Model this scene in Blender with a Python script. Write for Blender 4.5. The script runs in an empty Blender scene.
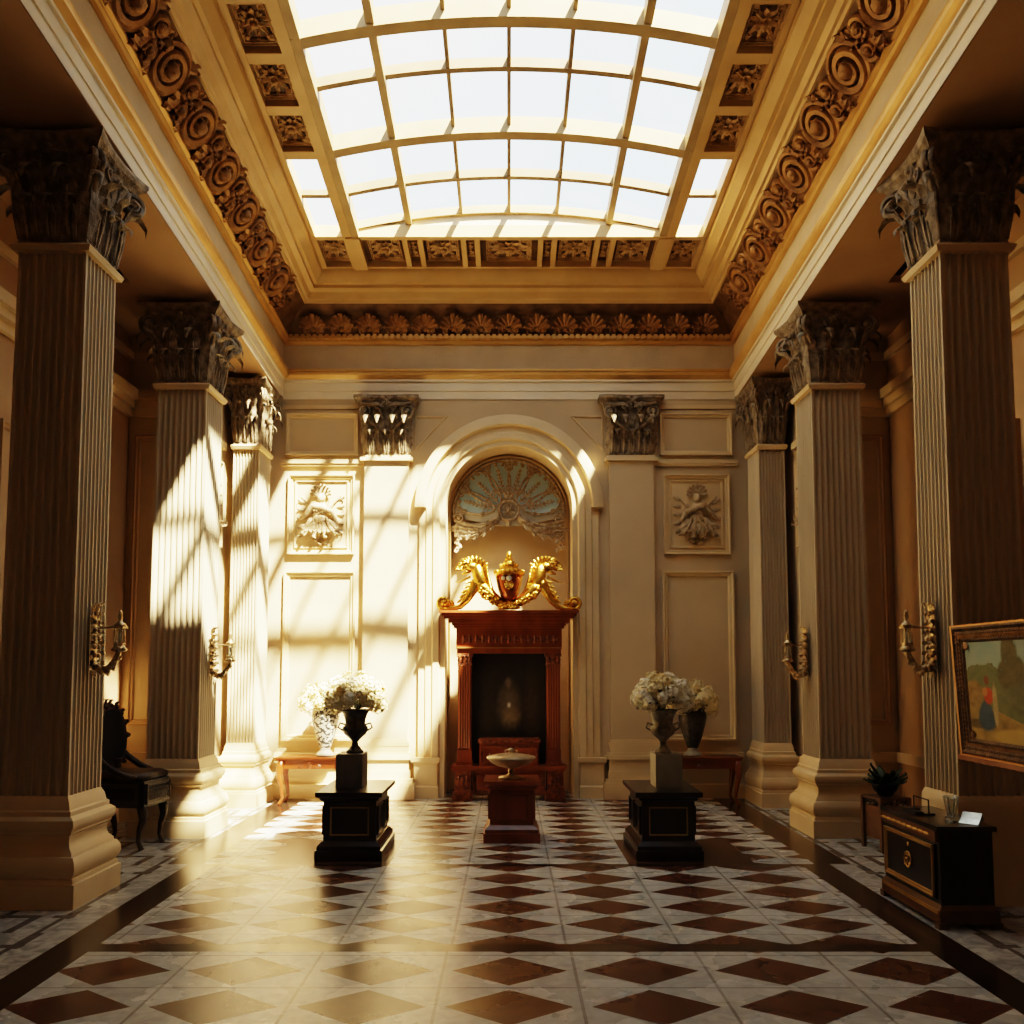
import bpy, math, random
from mathutils import Matrix, Vector
random.seed(7)
S = bpy.context.scene
COL = S.collection
pi = math.pi
R = math.radians

# ------------------------------------------------------------------ materials
def nodes(name):
    m = bpy.data.materials.new(name); m.use_nodes = True
    nt = m.node_tree
    return m, nt, nt.nodes['Principled BSDF']

def N(nt, t, **kw):
    n = nt.nodes.new(t)
    for k, v in kw.items():
        setattr(n, k, v)
    return n

def mat(name, c1, c2=None, rough=.6, metal=0., scale=4., bump=0., bscale=60., stretch=None, detail=6., spec=None, coat=0., lo=.35, hi=.65):
    m, nt, b = nodes(name)
    b.inputs['Roughness'].default_value = rough
    b.inputs['Metallic'].default_value = metal
    if spec is not None: b.inputs['Specular IOR Level'].default_value = spec
    if coat: b.inputs['Coat Weight'].default_value = coat; b.inputs['Coat Roughness'].default_value = .12
    c2 = c2 or tuple(x * .8 for x in c1)
    tc = N(nt, 'ShaderNodeTexCoord'); mp = N(nt, 'ShaderNodeMapping')
    nt.links.new(tc.outputs['Object'], mp.inputs['Vector'])
    if stretch: mp.inputs['Scale'].default_value = stretch
    nz = N(nt, 'ShaderNodeTexNoise'); nz.inputs['Scale'].default_value = scale; nz.inputs['Detail'].default_value = detail
    nt.links.new(mp.outputs[0], nz.inputs['Vector'])
    cr = N(nt, 'ShaderNodeValToRGB')
    cr.color_ramp.elements[0].position = lo; cr.color_ramp.elements[1].position = hi
    cr.color_ramp.elements[0].color = (*c2, 1); cr.color_ramp.elements[1].color = (*c1, 1)
    nt.links.new(nz.outputs['Fac'], cr.inputs[0]); nt.links.new(cr.outputs[0], b.inputs['Base Color'])
    if bump:
        n2 = N(nt, 'ShaderNodeTexNoise'); n2.inputs['Scale'].default_value = bscale; n2.inputs['Detail'].default_value = 4
        nt.links.new(mp.outputs[0], n2.inputs['Vector'])
        bp = N(nt, 'ShaderNodeBump'); bp.inputs['Strength'].default_value = bump; bp.inputs['Distance'].default_value = .02
        nt.links.new(n2.outputs['Fac'], bp.inputs['Height']); nt.links.new(bp.outputs[0], b.inputs['Normal'])
    return m

M = {}
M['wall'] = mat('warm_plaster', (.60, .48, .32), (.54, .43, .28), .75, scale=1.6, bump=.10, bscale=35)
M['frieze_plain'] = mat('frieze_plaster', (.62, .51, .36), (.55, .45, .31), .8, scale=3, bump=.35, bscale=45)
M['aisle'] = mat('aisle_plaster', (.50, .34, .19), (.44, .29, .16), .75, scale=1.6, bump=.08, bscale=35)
M['trim'] = mat('cream_stone', (.72, .57, .36), (.64, .50, .30), .55, scale=2.5, bump=.06, bscale=50)
M['fascia'] = mat('pale_fascia', (.78, .70, .55), (.72, .64, .49), .5, scale=2.5)
M['shaft'] = mat('shaft_stone', (.56, .48, .35), (.49, .42, .30), .6, scale=3, bump=.06, bscale=40, stretch=(1, 1, .25))
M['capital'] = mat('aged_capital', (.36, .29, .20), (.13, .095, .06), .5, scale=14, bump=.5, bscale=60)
M['gilt_trim'] = mat('ochre_gilt', (.72, .47, .19), (.60, .36, .12), .42, metal=.25, scale=3)
M['carved'] = mat('carved_gilt_wood', (.44, .25, .10), (.20, .10, .04), .42, metal=.3, scale=9, bump=.35, bscale=55)
M['cove'] = mat('dark_cove', (.22, .125, .055), (.14, .075, .03), .55, metal=.15, scale=8, bump=.3, bscale=50)
M['coffer'] = mat('coffer_ground', (.17, .095, .045), (.11, .06, .028), .6, scale=7, bump=.3, bscale=50)
M['rosette'] = mat('coffer_rosette', (.66, .46, .24), (.36, .22, .10), .5, metal=.2, scale=12, bump=.3)
M['relief'] = mat('relief_stone', (.60, .49, .33), (.36, .26, .15), .6, scale=16, bump=.5, bscale=50)
M['gold'] = mat('polished_gold', (.95, .58, .14), (.62, .31, .05), .26, metal=1., scale=18, bump=.3, bscale=70)
M['red_gold'] = mat('red_gilt', (.42, .12, .04), (.30, .07, .02), .22, metal=.7, scale=9)
M['brass'] = mat('aged_brass', (.66, .53, .35), (.34, .24, .13), .35, metal=.85, scale=25, bump=.3)
M['mahogany'] = mat('mahogany', (.30, .085, .03), (.19, .045, .016), .32, scale=5, stretch=(1, 1, .12), bump=.04, coat=.25)
M['maho_carved'] = mat('mahogany_carved', (.30, .09, .032), (.10, .025, .01), .38, scale=22, bump=.6, bscale=70)
M['redwood'] = mat('orange_wood', (.25, .07, .016), (.17, .04, .01), .32, scale=5, stretch=(.2, 1, 1), coat=.2)
M['ebony'] = mat('ebonised_wood', (.022, .012, .008), (.012, .007, .005), .28, scale=5, stretch=(1, 1, .2), coat=.3)
M['brownwood'] = mat('dark_brown_wood', (.15, .065, .028), (.08, .035, .015), .35, scale=6, stretch=(1, .2, 1), coat=.2)
M['goldline'] = mat('gilt_line', (.50, .33, .13), (.36, .22, .08), .4, metal=.6)
M['black'] = mat('black_lacquer', (.008, .006, .005), (.004, .003, .003), .4, scale=3)
M['greystone'] = mat('grey_stone', (.20, .195, .19), (.15, .146, .14), .45, scale=9, bump=.05)
M['greystone_light'] = mat('pale_grey_stone', (.36, .34, .28), (.29, .27, .22), .5, scale=9, bump=.05)
M['vase_dark'] = mat('dark_bronze', (.11, .10, .085), (.045, .04, .035), .4, metal=.3, scale=20, bump=.4, bscale=45)
M['vase_grey'] = mat('weathered_grey', (.34, .32, .27), (.16, .15, .125), .5, scale=16, bump=.4, bscale=45)
M['flower'] = mat('white_petals', (.88, .84, .72), (.80, .72, .50), .7, scale=9)
M['flower2'] = mat('cream_petals', (.84, .76, .52), (.72, .58, .30), .7, scale=9)
M['leafgreen'] = mat('dark_leaf', (.045, .075, .025), (.02, .04, .012), .5, scale=9)
M['leather'] = mat('dark_leather', (.010, .009, .012), (.006, .005, .007), .55, scale=10, bump=.1)
M['darkcarved'] = mat('dark_carved_wood', (.06, .03, .018), (.02, .01, .007), .35, scale=20, bump=.5)
M['silver'] = mat('silver_foil', (.85, .86, .80), (.45, .46, .43), .3, metal=.25, scale=14, bump=.4, bscale=25)
M['strip'] = mat('dark_marble_strip', (.045, .026, .018), (.022, .013, .009), .22, scale=5, coat=.1)
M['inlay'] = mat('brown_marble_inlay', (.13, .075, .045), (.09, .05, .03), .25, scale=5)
M['shadowgap'] = mat('black_recess', (.006, .005, .004), (.004, .003, .003), .9)
M['bowl'] = mat('alabaster', (.50, .40, .26), (.34, .25, .14), .3, scale=10, metal=.2)
M['bluepane'] = mat('pale_blue_glass', (.44, .62, .74), (.38, .56, .68), .35, scale=3)
M['lunette'] = mat('lunette_plaster', (.50, .47, .40), (.45, .42, .35), .7, scale=3)
M['lunette_orn'] = mat('lunette_relief', (.54, .48, .38), (.24, .17, .10), .6, scale=22, bump=.3)
M['ochre_trim'] = mat('ochre_stone', (.70, .51, .27), (.60, .42, .21), .45, scale=2.5, bump=.05, bscale=50)
M['card'] = mat('pale_card', (.52, .54, .50), (.40, .42, .39), .3, metal=.85, scale=20)
M['frame_gilt'] = mat('old_frame_gilt', (.16, .095, .045), (.07, .04, .02), .4, metal=.3, scale=20, bump=.5)
M['redgilt_edge'] = mat('warm_gilt_edge', (.62, .34, .12), (.50, .25, .08), .4, metal=.3)
M['iron'] = mat('skylight_frame', (.50, .38, .21), (.42, .31, .17), .5, scale=4)
M['dark_iron'] = mat('glazing_bar_paint', (.34, .25, .14), (.28, .20, .11), .5, scale=4)

# speckled vase
m, nt, b = nodes('speckled_ceramic'); b.inputs['Roughness'].default_value = .35
tc = N(nt, 'ShaderNodeTexCoord'); vo = N(nt, 'ShaderNodeTexNoise'); vo.inputs['Scale'].default_value = 32; vo.inputs['Detail'].default_value = 1
cr = N(nt, 'ShaderNodeValToRGB'); cr.color_ramp.elements[0].position = .47; cr.color_ramp.elements[1].position = .53
cr.color_ramp.elements[0].color = (.05, .05, .05, 1); cr.color_ramp.elements[1].color = (.62, .60, .54, 1)
nt.links.new(tc.outputs['Object'], vo.inputs['Vector']); nt.links.new(vo.outputs['Fac'], cr.inputs[0]); nt.links.new(cr.outputs[0], b.inputs['Base Color'])
M['speckle'] = m

# glass
def glass(name, tint, gl):
    m, nt, b = nodes(name); nt.nodes.remove(b)
    out = nt.nodes['Material Output']
    tr = N(nt, 'ShaderNodeBsdfTransparent'); tr.inputs[0].default_value = (*tint, 1)
    g = N(nt, 'ShaderNodeBsdfGlossy'); g.inputs['Roughness'].default_value = .05
    mx = N(nt, 'ShaderNodeMixShader')
    mx.inputs[0].default_value = gl; nt.links.new(tr.outputs[0], mx.inputs[1]); nt.links.new(g.outputs[0], mx.inputs[2])
    nt.links.new(mx.outputs[0], out.inputs['Surface'])
    return m
M['pane'] = glass('skylight_glass', (.95, .98, 1.), .03)
M['clear'] = glass('clear_glass', (.86, .88, .86), .14)

# vertex colour paint
def paintmat(name, rough):
    m, nt, b = nodes(name)
    a = N(nt, 'ShaderNodeVertexColor'); a.layer_name = 'paint'
    nz = N(nt, 'ShaderNodeTexNoise'); nz.inputs['Scale'].default_value = 40; nz.inputs['Detail'].default_value = 5
    bp = N(nt, 'ShaderNodeBump'); bp.inputs['Strength'].default_value = .25; bp.inputs['Distance'].default_value = .005
    nt.links.new(nz.outputs['Fac'], bp.inputs['Height']); nt.links.new(bp.outputs[0], b.inputs['Normal'])
    nt.links.new(a.outputs['Color'], b.inputs['Base Color']); b.inputs['Roughness'].default_value = rough
    return m
M['paint'] = paintmat('oil_paint', .62)

# floors
def math_node(nt, op, a, b=None):
    n = N(nt, 'ShaderNodeMath', operation=op)
    for i, v in enumerate((a, b)):
        if v is None: continue
        if isinstance(v, (int, float)): n.inputs[i].default_value = v
        else: nt.links.new(v, n.inputs[i])
    return n.outputs[0]

def diamond(name, a, bb, y0, s):
    m, nt, b = nodes(name)
    tc = N(nt, 'ShaderNodeTexCoord'); sp = N(nt, 'ShaderNodeSeparateXYZ')
    nt.links.new(tc.outputs['Object'], sp.inputs[0])
    u = math_node(nt, 'SUBTRACT', math_node(nt, 'FRACT', math_node(nt, 'ADD', math_node(nt, 'DIVIDE', sp.outputs[0], a), 100.5)), .5)
    v = math_node(nt, 'SUBTRACT', math_node(nt, 'FRACT', math_node(nt, 'ADD', math_node(nt, 'DIVIDE', math_node(nt, 'SUBTRACT', sp.outputs[1], y0), bb), 100.5)), .5)
    au = math_node(nt, 'ABSOLUTE', u); av = math_node(nt, 'ABSOLUTE', v)
    d = math_node(nt, 'ADD', au, av)
    isd = math_node(nt, 'LESS_THAN', d, s)
    joint = math_node(nt, 'MAXIMUM', math_node(nt, 'GREATER_THAN', au, .488), math_node(nt, 'GREATER_THAN', av, .484))
    nz = N(nt, 'ShaderNodeTexNoise'); nz.inputs['Scale'].default_value = 9; nz.inputs['Detail'].default_value = 8; nz.inputs['Distortion'].default_value = 1.2
    nt.links.new(tc.outputs['Object'], nz.inputs['Vector'])
    nb = N(nt, 'ShaderNodeTexNoise'); nb.inputs['Scale'].default_value = 2.2; nb.inputs['Detail'].default_value = 5
    nt.links.new(tc.outputs['Object'], nb.inputs['Vector'])
    c1 = N(nt, 'ShaderNodeValToRGB'); c1.color_ramp.elements[0].position = .3; c1.color_ramp.elements[1].position = .68
    c1.color_ramp.elements[0].color = (.33, .35, .35, 1); c1.color_ramp.elements[1].color = (.60, .62, .60, 1)
    c2 = N(nt, 'ShaderNodeValToRGB'); c2.color_ramp.elements[0].position = .3; c2.color_ramp.elements[1].position = .7
    c2.color_ramp.elements[0].color = (.055, .022, .013, 1); c2.color_ramp.elements[1].color = (.14, .058, .032, 1)
    mn = math_node(nt, 'ADD', math_node(nt, 'MULTIPLY', nz.outputs['Fac'], .6), math_node(nt, 'MULTIPLY', nb.outputs['Fac'], .4))
    nt.links.new(mn, c1.inputs[0]); nt.links.new(mn, c2.inputs[0])
    mx = N(nt, 'ShaderNodeMixRGB'); nt.links.new(isd, mx.inputs[0]); nt.links.new(c1.outputs[0], mx.inputs[1]); nt.links.new(c2.outputs[0], mx.inputs[2])
    mj = N(nt, 'ShaderNodeMixRGB'); nt.links.new(math_node(nt, 'MULTIPLY', joint, .55), mj.inputs[0]); nt.links.new(mx.outputs[0], mj.inputs[1]); mj.inputs[2].default_value = (.10, .085, .07, 1)
    nt.links.new(mj.outputs[0], b.inputs['Base Color'])
    rr = math_node(nt, 'ADD', math_node(nt, 'MULTIPLY', nb.outputs['Fac'], .3), .12)
    nt.links.new(rr, b.inputs['Roughness'])
    return m
M['dia_front'] = diamond('diamond_marble_front', .70, .51, 4.90, .44)
M['dia_mid'] = diamond('diamond_marble_middle', .66, .41, 5.76, .47)
M['dia_rear'] = diamond('diamond_marble_rear', .66, .36, 7.78, .47)

m, nt, b = nodes('key_pattern_marble')
tc = N(nt, 'ShaderNodeTexCoord'); sp = N(nt, 'ShaderNodeSeparateXYZ'); nt.links.new(tc.outputs['Object'], sp.inputs[0])
ax = math_node(nt, 'ABSOLUTE', sp.outputs[0])
def fr_(v, p, o=0.): return math_node(nt, 'FRACT', math_node(nt, 'ADD', math_node(nt, 'DIVIDE', v, p), 50 + o))
def band(v, a, w): return math_node(nt, 'LESS_THAN', math_node(nt, 'ABSOLUTE', math_node(nt, 'SUBTRACT', v, a)), w)
fx = fr_(ax, .42); fy = fr_(sp.outputs[1], .62)
AND = lambda p, q: math_node(nt, 'MULTIPLY', p, q)
OR = lambda p, q: math_node(nt, 'MAXIMUM', p, q)
k1 = AND(band(fx, .25, .07), math_node(nt, 'LESS_THAN', fy, .62))
k2 = AND(band(fy, .58, .05), math_node(nt, 'GREATER_THAN', fx, .22))
k3 = AND(band(fx, .75, .06), math_node(nt, 'GREATER_THAN', fy, .5))
key = OR(OR(k1, k2), k3)
edge = band(ax, 2.86, .018)
key = OR(key, edge)
key = AND(key, math_node(nt, 'GREATER_THAN', ax, 2.8))
nz = N(nt, 'ShaderNodeTexNoise'); nz.inputs['Scale'].default_value = 7; nz.inputs['Detail'].default_value = 8; nz.inputs['Distortion'].default_value = 1.5
nt.links.new(tc.outputs['Object'], nz.inputs['Vector'])
c1 = N(nt, 'ShaderNodeValToRGB'); c1.color_ramp.elements[0].position = .35; c1.color_ramp.elements[1].position = .65
c1.color_ramp.elements[0].color = (.28, .29, .29, 1); c1.color_ramp.elements[1].color = (.50, .51, .49, 1)
nt.links.new(nz.outputs['Fac'], c1.inputs[0])
mx = N(nt, 'ShaderNodeMixRGB'); nt.links.new(math_node(nt, 'MULTIPLY', key, .8), mx.inputs[0]); nt.links.new(c1.outputs[0], mx.inputs[1]); mx.inputs[2].default_value = (.07, .05, .04, 1)
nt.links.new(mx.outputs[0], b.inputs['Base Color']); b.inputs['Roughness'].default_value = .25
M['aislefloor'] = m

# ------------------------------------------------------------------ mesh builder
K = .082                      # the ceiling climbs gently towards the entrance
def lift(y): return K * (11.3 - y)

class MB:
    def __init__(s): s.v = []; s.f = []; s.mi = []
    def add(s, vs, fs, mx=None, mi=0):
        o = len(s.v)
        s.v += [tuple(mx @ Vector(p)) for p in vs] if mx is not None else [tuple(p) for p in vs]
        s.f += [tuple(o + i for i in q) for q in fs]; s.mi += [mi] * len(fs)
        return s
    def box(s, x0, x1, y0, y1, z0, z1, mx=None, mi=0):
        v = [(x, y, z) for z in (z0, z1) for y in (y0, y1) for x in (x0, x1)]
        f = [(0, 2, 3, 1), (4, 5, 7, 6), (0, 1, 5, 4), (2, 6, 7, 3), (0, 4, 6, 2), (1, 3, 7, 5)]
        return s.add(v, f, mx, mi)
    def rings(s, rings, cap0=True, cap1=True, closed=True, mx=None, mi=0):
        n = len(rings[0]); v = [p for r in rings for p in r]; f = []
        for i in range(len(rings) - 1):
            for j in range(n if closed else n - 1):
                k = (j + 1) % n
                f.append((i*n+j, i*n+k, (i+1)*n+k, (i+1)*n+j))
        if cap0: f.append(tuple(range(n))[::-1])
        if cap1: f.append(tuple((len(rings)-1)*n + j for j in range(n)))
        return s.add(v, f, mx, mi)
    def sq(s, prof, hx, hy, cx=0, cy=0, mx=None, mi=0):          # square loft: prof = (overhang, z)
        return s.rings([[(cx-hx-o, cy-hy-o, z), (cx+hx+o, cy-hy-o, z), (cx+hx+o, cy+hy+o, z), (cx-hx-o, cy+hy+o, z)] for o, z in prof], mx=mx, mi=mi)
    def lathe(s, prof, c=(0, 0, 0), n=24, mx=None, mi=0):
        return s.rings([[(c[0]+r*math.cos(2*pi*j/n), c[1]+r*math.sin(2*pi*j/n), c[2]+z) for j in range(n)] for r, z in prof], mx=mx, mi=mi)
    def tube(s, path, rad, n=8, mx=None, mi=0, flat=1.):
        P = [Vector(p) for p in path]; rs = rad if isinstance(rad, (list, tuple)) else [rad]*len(P)
        up = None; rings = []
        for i, p in enumerate(P):
            t = (P[min(i+1, len(P)-1)] - P[max(i-1, 0)])
            t = t.normalized() if t.length > 1e-9 else Vector((0, 0, 1))
            if up is None: up = t.orthogonal().normalized()
            a = (up - t * up.dot(t))
            a = a.normalized() if a.length > 1e-6 else t.orthogonal().normalized()
            up = a; bb = t.cross(a)
            rings.append([tuple(p + rs[i]*(a*math.cos(2*pi*j/n) + bb*math.sin(2*pi*j/n)*flat)) for j in range(n)])
        return s.rings(rings, mx=mx, mi=mi)
    def blob(s, c, r, n=8, mx=None, mi=0):
        if not isinstance(r, (tuple, list)): r = (r, r, r)
        rings = []
        for i in range(1, n):
            a = pi*i/n - pi/2
            rings.append([(c[0]+r[0]*math.cos(a)*math.cos(2*pi*j/(n+2)), c[1]+r[1]*math.cos(a)*math.sin(2*pi*j/(n+2)), c[2]+r[2]*math.sin(a)) for j in range(n+2)])
        return s.rings(rings, mx=mx, mi=mi)
    def leaf(s, mx, h, w, curl=.5, lobes=5, thick=.0, n=12, mi=0):
        """acanthus leaf: grows along +y, lies in xy, rises along +z and rolls at the tip"""
        vs = []; fs = []
        cols = (-1, -.62, -.25, 0, .25, .62, 1)
        for i in range(n+1):
            t = i/n
            ww = w*.5*(math.sin(pi*min(1, .12+.88*t))**.65*(1-.25*t)+.05)
            ww *= .72+.28*abs(math.sin(pi*lobes*t+.4))
            if t < .72: y = h*t; z = h*(.10*t + .06*math.sin(pi*t))
            else:
                a = (t-.72)/.28*pi*1.15; r = h*.13*curl*2
                y = h*.72 + r*math.sin(a); z = h*(.072+.045) + r*(1-math.cos(a))
            for c in cols:
                zz = z - abs(c)**1.5*ww*.45 + (.10*ww if c == 0 else 0) + .12*ww*abs(math.sin(pi*lobes*t))*(1 if abs(c) > .5 else 0)
                vs.append((c*ww, y, zz))
        m_ = len(cols)
        for i in range(n):
            for j in range(m_-1):
                fs.append((i*m_+j, i*m_+j+1, (i+1)*m_+j+1, (i+1)*m_+j))
        return s.add(vs, fs, mx, mi)
    def spiral(s, mx, r, turns=2.2, tr=.02, n=40, start=0., rise=.0, sgn=1, mi=0, tail=None):
        path = []; rad = []
        if tail:
            for i in range(8):
                t = i/8; path.append((tail[0]*(1-t)+r*math.cos(start)*t + math.sin(pi*t)*tail[2], tail[1]*(1-t)+r*math.sin(start)*sgn*t, 0)); rad.append(tr*(.5+.5*t))
        for i in range(n+1):
            t = i/n; a = start + 2*pi*turns*t; rr = r*(1-t)**.85 + r*.06
            path.append((rr*math.cos(a), sgn*rr*math.sin(a), rise*t)); rad.append(tr*(1-.55*t))
        s.tube(path, rad, 6, mx, mi)
        return s.blob((0, 0, rise), tr*1.5, 6, mx, mi)
    def liftv(s): s.v = [(x, y, z + lift(y)) for x, y, z in s.v]; return s
    def build(s, name, mats, parent=None, smooth=False, angle=None):
        me = bpy.data.meshes.new(name); me.from_pydata(s.v, [], s.f)
        mats = mats if isinstance(mats, (list, tuple)) else [mats]
        for q in mats: me.materials.append(M[q] if isinstance(q, str) else q)
        me.polygons.foreach_set('material_index', s.mi)
        if smooth or angle: me.polygons.foreach_set('use_smooth', [True]*len(s.f))
        me.update()
        if angle:
            try: me.set_sharp_from_angle(angle=R(angle))
            except Exception: pass
        o = bpy.data.objects.new(name, me); COL.objects.link(o)
        if parent: o.parent = parent
        return o

def frame(o, x, y, z=None):
    x = Vector(x).normalized(); y = Vector(y).normalized(); z = x.cross(y) if z is None else Vector(z).normalized()
    return Matrix(((x.x, y.x, z.x, o[0]), (x.y, y.y, z.y, o[1]), (x.z, y.z, z.z, o[2]), (0, 0, 0, 1)))
def T(x, y, z): return Matrix.Translation((x, y, z))
def RZ(a): return Matrix.Rotation(a, 4, 'Z')
def RX(a): return Matrix.Rotation(a, 4, 'X')
def RY(a): return Matrix.Rotation(a, 4, 'Y')
def SC(x, y, z): return Matrix.Diagonal((x, y, z, 1))

def empty(name, loc, label, cat, group=None, rz=0., kind=None):
    o = bpy.data.objects.new(name, None); COL.objects.link(o); o.empty_display_size = .1
    o.location = loc; o.rotation_euler = (0, 0, rz)
    return tag(o, label, cat, group, kind)
def tag(o, label, cat, group=None, kind=None):
    o['label'] = label; o['category'] = cat
    if group: o['group'] = group
    if kind: o['kind'] = kind
    return o
def struct(o): o['kind'] = 'structure'; return o
def copy_tree(o, parent=None, **kw):
    c = o.copy(); COL.objects.link(c)
    if parent is not None: c.parent = parent
    for ch in list(o.children): copy_tree(ch, c)
    return c
def inst(o, parent, mx, sc=None):
    c = o.copy(); COL.objects.link(c); c.parent = parent; c.matrix_local = mx
    return c
def place(o, mx): o.matrix_local = mx; return o

W = 2.9; B = 11.3; YF = -3.0        # nave half width, back wall, entrance wall
AW = 4.1                            # aisle wall
# ------------------------------------------------------------------ floor
fl = MB()
def quad(x0, x1, y0, y1, mi): fl.add([(x0, y0, 0), (x1, y0, 0), (x1, y1, 0), (x0, y1, 0)], [(0, 1, 2, 3)], None, mi)
quad(-2.38, 2.38, YF, 5.22, 0); quad(-2.38, 2.38, 5.22, 5.36, 3)
quad(-2.38, 2.38, 5.36, 7.42, 1); quad(-2.38, 2.38, 7.42, 7.50, 3)
for s in (-1, 1):
    a, b_ = (2.38, 2.62) if s > 0 else (-2.62, -2.38)
    quad(a, b_, YF, 7.50, 3)
    a, b_ = (2.50, 2.80) if s > 0 else (-2.80, -2.50)
    quad(a, b_, 7.50, B, 3)
    a, b_ = (2.62, AW) if s > 0 else (-AW, -2.62)
    quad(a, b_, YF, 7.50, 4)
    a, b_ = (2.80, AW) if s > 0 else (-AW, -2.80)
    quad(a, b_, 7.50, B, 4)
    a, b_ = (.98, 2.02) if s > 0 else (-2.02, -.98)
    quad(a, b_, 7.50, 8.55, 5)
    a, b_ = (2.02, 2.5) if s > 0 else (-2.5, -2.02)
    quad(a, b_, 7.50, 8.55, 2)
quad(-.98, .98, 7.50, 8.55, 2); quad(-2.5, 2.5, 8.55, B+.74, 2)
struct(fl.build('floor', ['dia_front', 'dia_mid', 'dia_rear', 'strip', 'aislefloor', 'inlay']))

# ------------------------------------------------------------------ walls
NR = .80; NSZ = 3.62; ND = .72      # niche half width, spring height, depth
bw = MB()
n = 32
arc = [(-NR, 0)] + [(-NR*math.cos(pi*i/n), NSZ + NR*math.sin(pi*i/n)) for i in range(n+1)] + [(NR, 0)]
def wallface(y, x0, x1, z1):
    vs = []; fs = []
    up = [p for p in arc]
    bw.add([(x0, y, 0), (-NR, y, 0), (-NR, y, z1), (x0, y, z1)], [(0, 1, 2, 3)])
    bw.add([(NR, y, 0), (x1, y, 0), (x1, y, z1), (NR, y, z1)], [(0, 1, 2, 3)])
    for i in range(1, len(arc)-2):
        a, c = arc[i], arc[i+1]
        bw.add([(a[0], y, a[1]), (c[0], y, c[1]), (c[0], y, z1), (a[0], y, z1)], [(0, 1, 2, 3)])
wallface(B, -AW, AW, 5.82)
bw.rings([[(x, B, z) for x, z in arc], [(x, B+ND, z) for x, z in arc]], cap0=False, cap1=False, closed=False)
bw.add([(-NR, B+ND, 0), (NR, B+ND, 0), (NR, B+ND, NSZ+NR), (-NR, B+ND, NSZ+NR)], [(0, 1, 2, 3)])
bw.box(-AW-.1, AW+.1, B+ND+.02, B+ND+.12, 0, 5.82)
wall_back = struct(bw.build('wall_back', 'wall'))

def panel_frame(mb, mx, w, h, fw=.06, d=.035):
    """raised picture-frame moulding, in the xy plane, +z outward, centred"""
    prof = [(0, 0), (0, d), (fw*.3, d), (fw*.45, d*.55), (fw*.8, d*.5), (fw, 0)]
    rings = []
    for (sx, sy) in ((-1, -1), (1, -1), (1, 1), (-1, 1), (-1, -1)):
        rings.append([(sx*(w/2-o), sy*(h/2-o), z) for o, z in prof])
    mb.rings(rings, cap0=False, cap1=False, closed=False, mx=mx)

def back_mx(x, z, y=B): return frame((x, y, z), (1, 0, 0), (0, 0, 1), (0, -1, 0))
pm = None
for sx in (-1, 1):
    for (z0, z1, w) in ((4.30, 4.84, .92), (.70, 2.82, .90)):
        q = MB(); panel_frame(q, back_mx(sx*2.38, (z0+z1)/2), w, z1-z0, .075 if z0 < 1 else .06, .05)
        q.build('panel_moulding', 'trim', wall_back)
    q = MB()                                   # string course, dado rail and plinth between column and pilaster
    lo, hi = (-W, -1.84) if sx < 0 else (1.84, W)
    q.box(lo, hi, B-.05, B, 4.19, 4.24); q.box(lo, hi, B-.035, B, 4.16, 4.19)
    q.box(lo, hi, B-.10, B, .50, .56); q.box(lo, hi, B-.07, B, .44, .50); q.box(lo, hi, B-.09, B, 0, .17)
    q.box(lo, hi, B-.02, B, 4.90, 4.95)
    q.build('string_moulding', 'trim', wall_back)
    q = MB()                                   # spandrel triangle moulding beside the arch
    path = [(sx*1.19, B-.008, 4.80), (sx*.80, B-.008, 4.80), (sx*1.19, B-.008, 4.38), (sx*1.19, B-.008, 4.80)]
    q.tube(path, .014, 6); q.build('spandrel_moulding', 'trim', wall_back)
    q = MB()                                   # jamb pedestal block
    q.sq([(0, 0), (0, .14), (-.02, .16), (-.02, .42), (.015, .45), (.02, .50), (-.02, .50)], .16, .06, sx*1.03, B-.06)
    q.build('jamb_block', 'trim', wall_back)

# arch mouldings around the niche
am = MB()
prof = [(0, .0), (0, .05), (.06, .05), (.08, .085), (.15, .085), (.17, .06), (.24, .06), (.26, .12), (.34, .12), (.385, .10), (.385, 0)]
rings = []
for i in range(49):
    a = pi*i/48
    rings.append([(-(NR+o)*math.cos(a), B-d, NSZ+(NR+o)*math.sin(a)) for o, d in prof])
am.rings(rings, cap0=True, cap1=True, closed=False)
jp = [(0, .0), (0, .05), (.06, .05), (.08, .085), (.15, .085), (.17, .06), (.24, .06), (.25, .04), (.33, .04), (.33, 0)]
for sx in (-1, 1):
    am.rings([[(sx*(NR+o), B-d, z) for o, d in jp] for z in (0, NSZ)], closed=False)
am.rings([[(x*(NR-.035)/NR, B+.40, NSZ+(z-NSZ)*(NR-.035)/NR if z > 0 else 0) for x, z in arc], [(x*(NR-.035)/NR, B+.46, NSZ+(z-NSZ)*(NR-.035)/NR if z > 0 else 0) for x, z in arc], [(x, B+.46, z) for x, z in arc]], cap0=False, cap1=False, closed=False)
struct(am.build('trim_1', 'trim', angle=40))

def side_mx(sx, y, z, x): # on a wall facing the nave
    return frame((sx*x, y, z), (0, -sx, 0) if False else (0, sx*-1, 0), (0, 0, 1), (-sx, 0, 0))

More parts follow.
